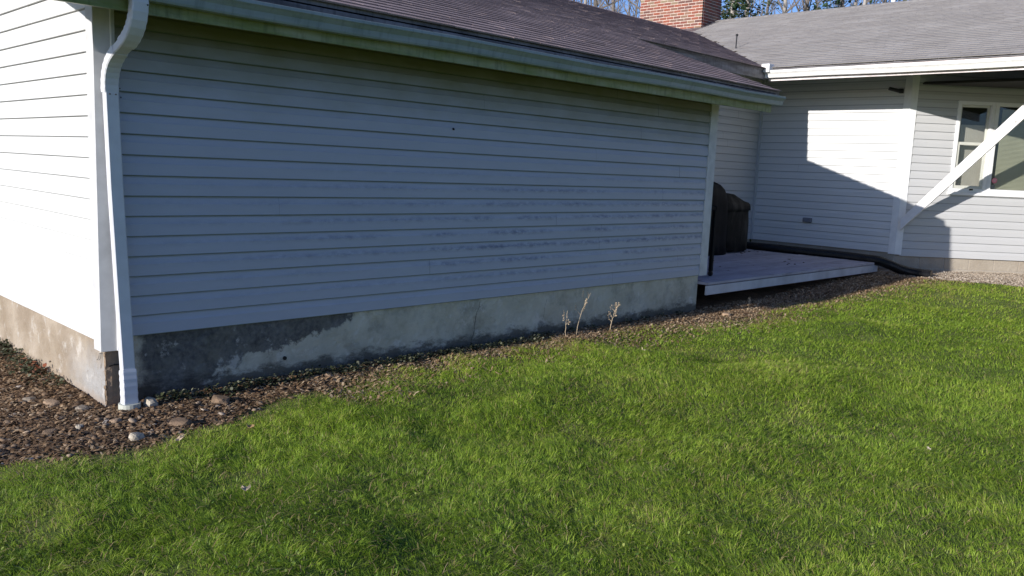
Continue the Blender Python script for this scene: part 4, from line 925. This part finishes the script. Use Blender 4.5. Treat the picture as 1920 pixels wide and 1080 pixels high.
# ------------------------------------------------------------------ trees behind the house
M_bark = simple('bark_grey_brown', (.17, .145, .125), .95, .3, 5, bump=.5); M_bark2 = simple('bark_pale', (.33, .30, .27), .9, .3, 4, bump=.4)
M_needle = pal_mat('conifer_needles', [(.02, .045, .02), (.035, .07, .028), (.06, .095, .04), (.09, .10, .05)], .7)
def tree(loc, h, seed, label, kind):
    rr = random.Random(seed); o = empty('bare_tree' if kind == 'bare' else 'conifer_tree', label, 'tree', 'trees beyond the roofs', loc)
    tb = MB(); n = 14; P = []; p = Vector((0, 0, -.3)); d = Vector((rr.uniform(-.05, .05), rr.uniform(-.05, .05), 1))
    for i in range(n+1): P.append(p.copy()); d += Vector((rr.uniform(-.07, .07), rr.uniform(-.07, .07), .25)); d.normalize(); p = p+d*h/n
    r0 = h*.011; tb.tube(P, [r0*(1-.88*i/n) for i in range(n+1)], 8); tb.build('trunk', M_bark if rr.random() < .6 else M_bark2, o)
    cb = MB(); cn = MB()
    def limb(p, d, L, r_, lev):
        pts = [p.copy()]; q = p.copy(); dd = d.copy(); k = 5
        for i in range(k): dd = (dd+Vector((rr.uniform(-.22, .22), rr.uniform(-.22, .22), rr.uniform(-.05, .2)))).normalized(); q = q+dd*L/k; pts.append(q.copy())
        cb.tube(pts, [max(.004, r_*(1-.75*i/k)) for i in range(k+1)], 5 if lev < 2 else 3, caps=False)
        if lev < 3:
            for _ in range((5, 4, 3)[lev]):
                i = rr.randint(1, k); e = Vector((rr.uniform(-1, 1), rr.uniform(-1, 1), rr.uniform(-.1, .8))).normalized(); limb(pts[i], (dd*.6+e).normalized(), L*rr.uniform(.35, .6), r_*.5, lev+1)
    if kind == 'bare':
        for _ in range(15):
            i = rr.randint(4, n-1); e = Vector((rr.uniform(-1, 1), rr.uniform(-1, 1), rr.uniform(.3, 1))).normalized(); limb(P[i], e, h*rr.uniform(.12, .22)*(1.2-i/n*.5), r0*.35*(1.1-i/n*.6), 1 if rr.random() < .8 else 0)
        cb.build('crown', M_bark, o)
    else:
        for _ in range(46):
            t_ = rr.uniform(.22, .98); i = int(t_*n); base = P[i].lerp(P[min(i+1, n)], t_*n-i); a = rr.uniform(0, 6.28); L = h*.16*(1.12-t_)*rr.uniform(.6, 1.2)+.3
            e = base+Vector((math.cos(a)*L, math.sin(a)*L, -L*.25)); cb.tube([base, base.lerp(e, .5)+Vector((0, 0, .08*L)), e], [.03, .02, .008], 4, caps=False)
            for _k in range(int(22+L*22)):
                s_ = rr.random()**.7; c_ = base.lerp(e, s_)+Vector((rr.gauss(0, .16), rr.gauss(0, .16), rr.gauss(-.05, .12))); f_ = rr.uniform(.05, .15); b1 = Vector((rr.uniform(-1, 1), rr.uniform(-1, 1), rr.uniform(-.5, .5))).normalized()*f_; b2 = Vector((rr.uniform(-1, 1), rr.uniform(-1, 1), rr.uniform(-.8, .3))).normalized()*f_*.6
                cn.poly([c_-b1, c_+b2, c_+b1, c_-b2], rr.random())
        cb.build('branches', M_bark, o); cn.build('crown', M_needle, o)
    return o
def at(px, dist):    # ground position seen at a given bearing of the photograph
    a = th-math.atan((px-969.7)/1595.0); return (CAM.x+dist*math.cos(a), CAM.y+dist*math.sin(a), 0)
T = [(1088, 46, 17, 'bare', 'pale thin bare tree farthest left in the gap beside the chimney'), (1118, 40, 16, 'bare', 'bare tree second from the left above the dark roof'),
     (1146, 50, 19, 'bare', 'bare tree in the middle of the gap left of the chimney'), (1172, 38, 15, 'bare', 'twiggy bare tree just left of the brick chimney'), (1194, 47, 18, 'bare', 'bare tree half hidden by the left edge of the chimney'),
     (1362, 42, 17, 'conifer', 'green conifer just right of the brick chimney'), (1392, 47, 19, 'conifer', 'second green conifer to the right of the chimney'), (1412, 52, 18, 'bare', 'bare tree against blue sky right of the conifers'),
     (1448, 44, 17, 'bare', 'spreading bare tree in front of open blue sky'), (1492, 49, 18, 'bare', 'bare tree at the right edge of the patch of open sky'), (1520, 43, 17, 'conifer', 'slim conifer above the middle of the pale roof'),
     (1552, 46, 16, 'bare', 'brown bare tree right of the slim conifer'), (1588, 41, 15, 'bare', 'low twiggy bare tree above the pale ridge'), (1622, 47, 17, 'bare', 'bare tree left of the thin white vent pipe'), (1652, 44, 16, 'conifer', 'conifer beside the left white vent pipe'), (1700, 48, 17, 'bare', 'bare tree between the two white vent pipes')]
for i, (px, ds_, h_, kd, lb) in enumerate(T): tree(at(px, ds_), h_, 100+i, lb, kd)
def thicket():
    rr = random.Random(5); mb = MB()
    for i in range(230):
        px = rr.uniform(1000, 1215) if i < 70 else rr.uniform(1500, 2100) if i < 215 else rr.uniform(1340, 1400); dd_ = rr.uniform(55, 75); x, y, _ = at(px, dd_); h_ = rr.uniform(11, 17); q = Vector((x, y, 0)); pts = [q.copy()]; d_ = Vector((rr.uniform(-.1, .1), rr.uniform(-.1, .1), 1))
        for k in range(6): q = q+d_.normalized()*h_/6; d_ += Vector((rr.uniform(-.1, .1), rr.uniform(-.1, .1), 0)); pts.append(q.copy())
        mb.tube(pts, [.10*(1-k/7.5) for k in range(7)], 4, caps=False, tone=rr.random())
        for k in range(26):
            b_ = pts[rr.randint(2, 6)]; e = b_+Vector((rr.uniform(-1, 1), rr.uniform(-1, 1), rr.uniform(.1, 1.6)))*rr.uniform(.6, 1.5); mb.tube([b_, b_.lerp(e, .5)+Vector((rr.uniform(-.15, .15), rr.uniform(-.15, .15), 0)), e], [.025, .018, .008], 3, caps=False, tone=rr.random())
    return mb.build('distant_woods', pal_mat('twig_wood', [(.08, .065, .055), (.15, .125, .105), (.22, .19, .16), (.30, .27, .24)]))
tag(thicket(), '', '', kind='stuff')
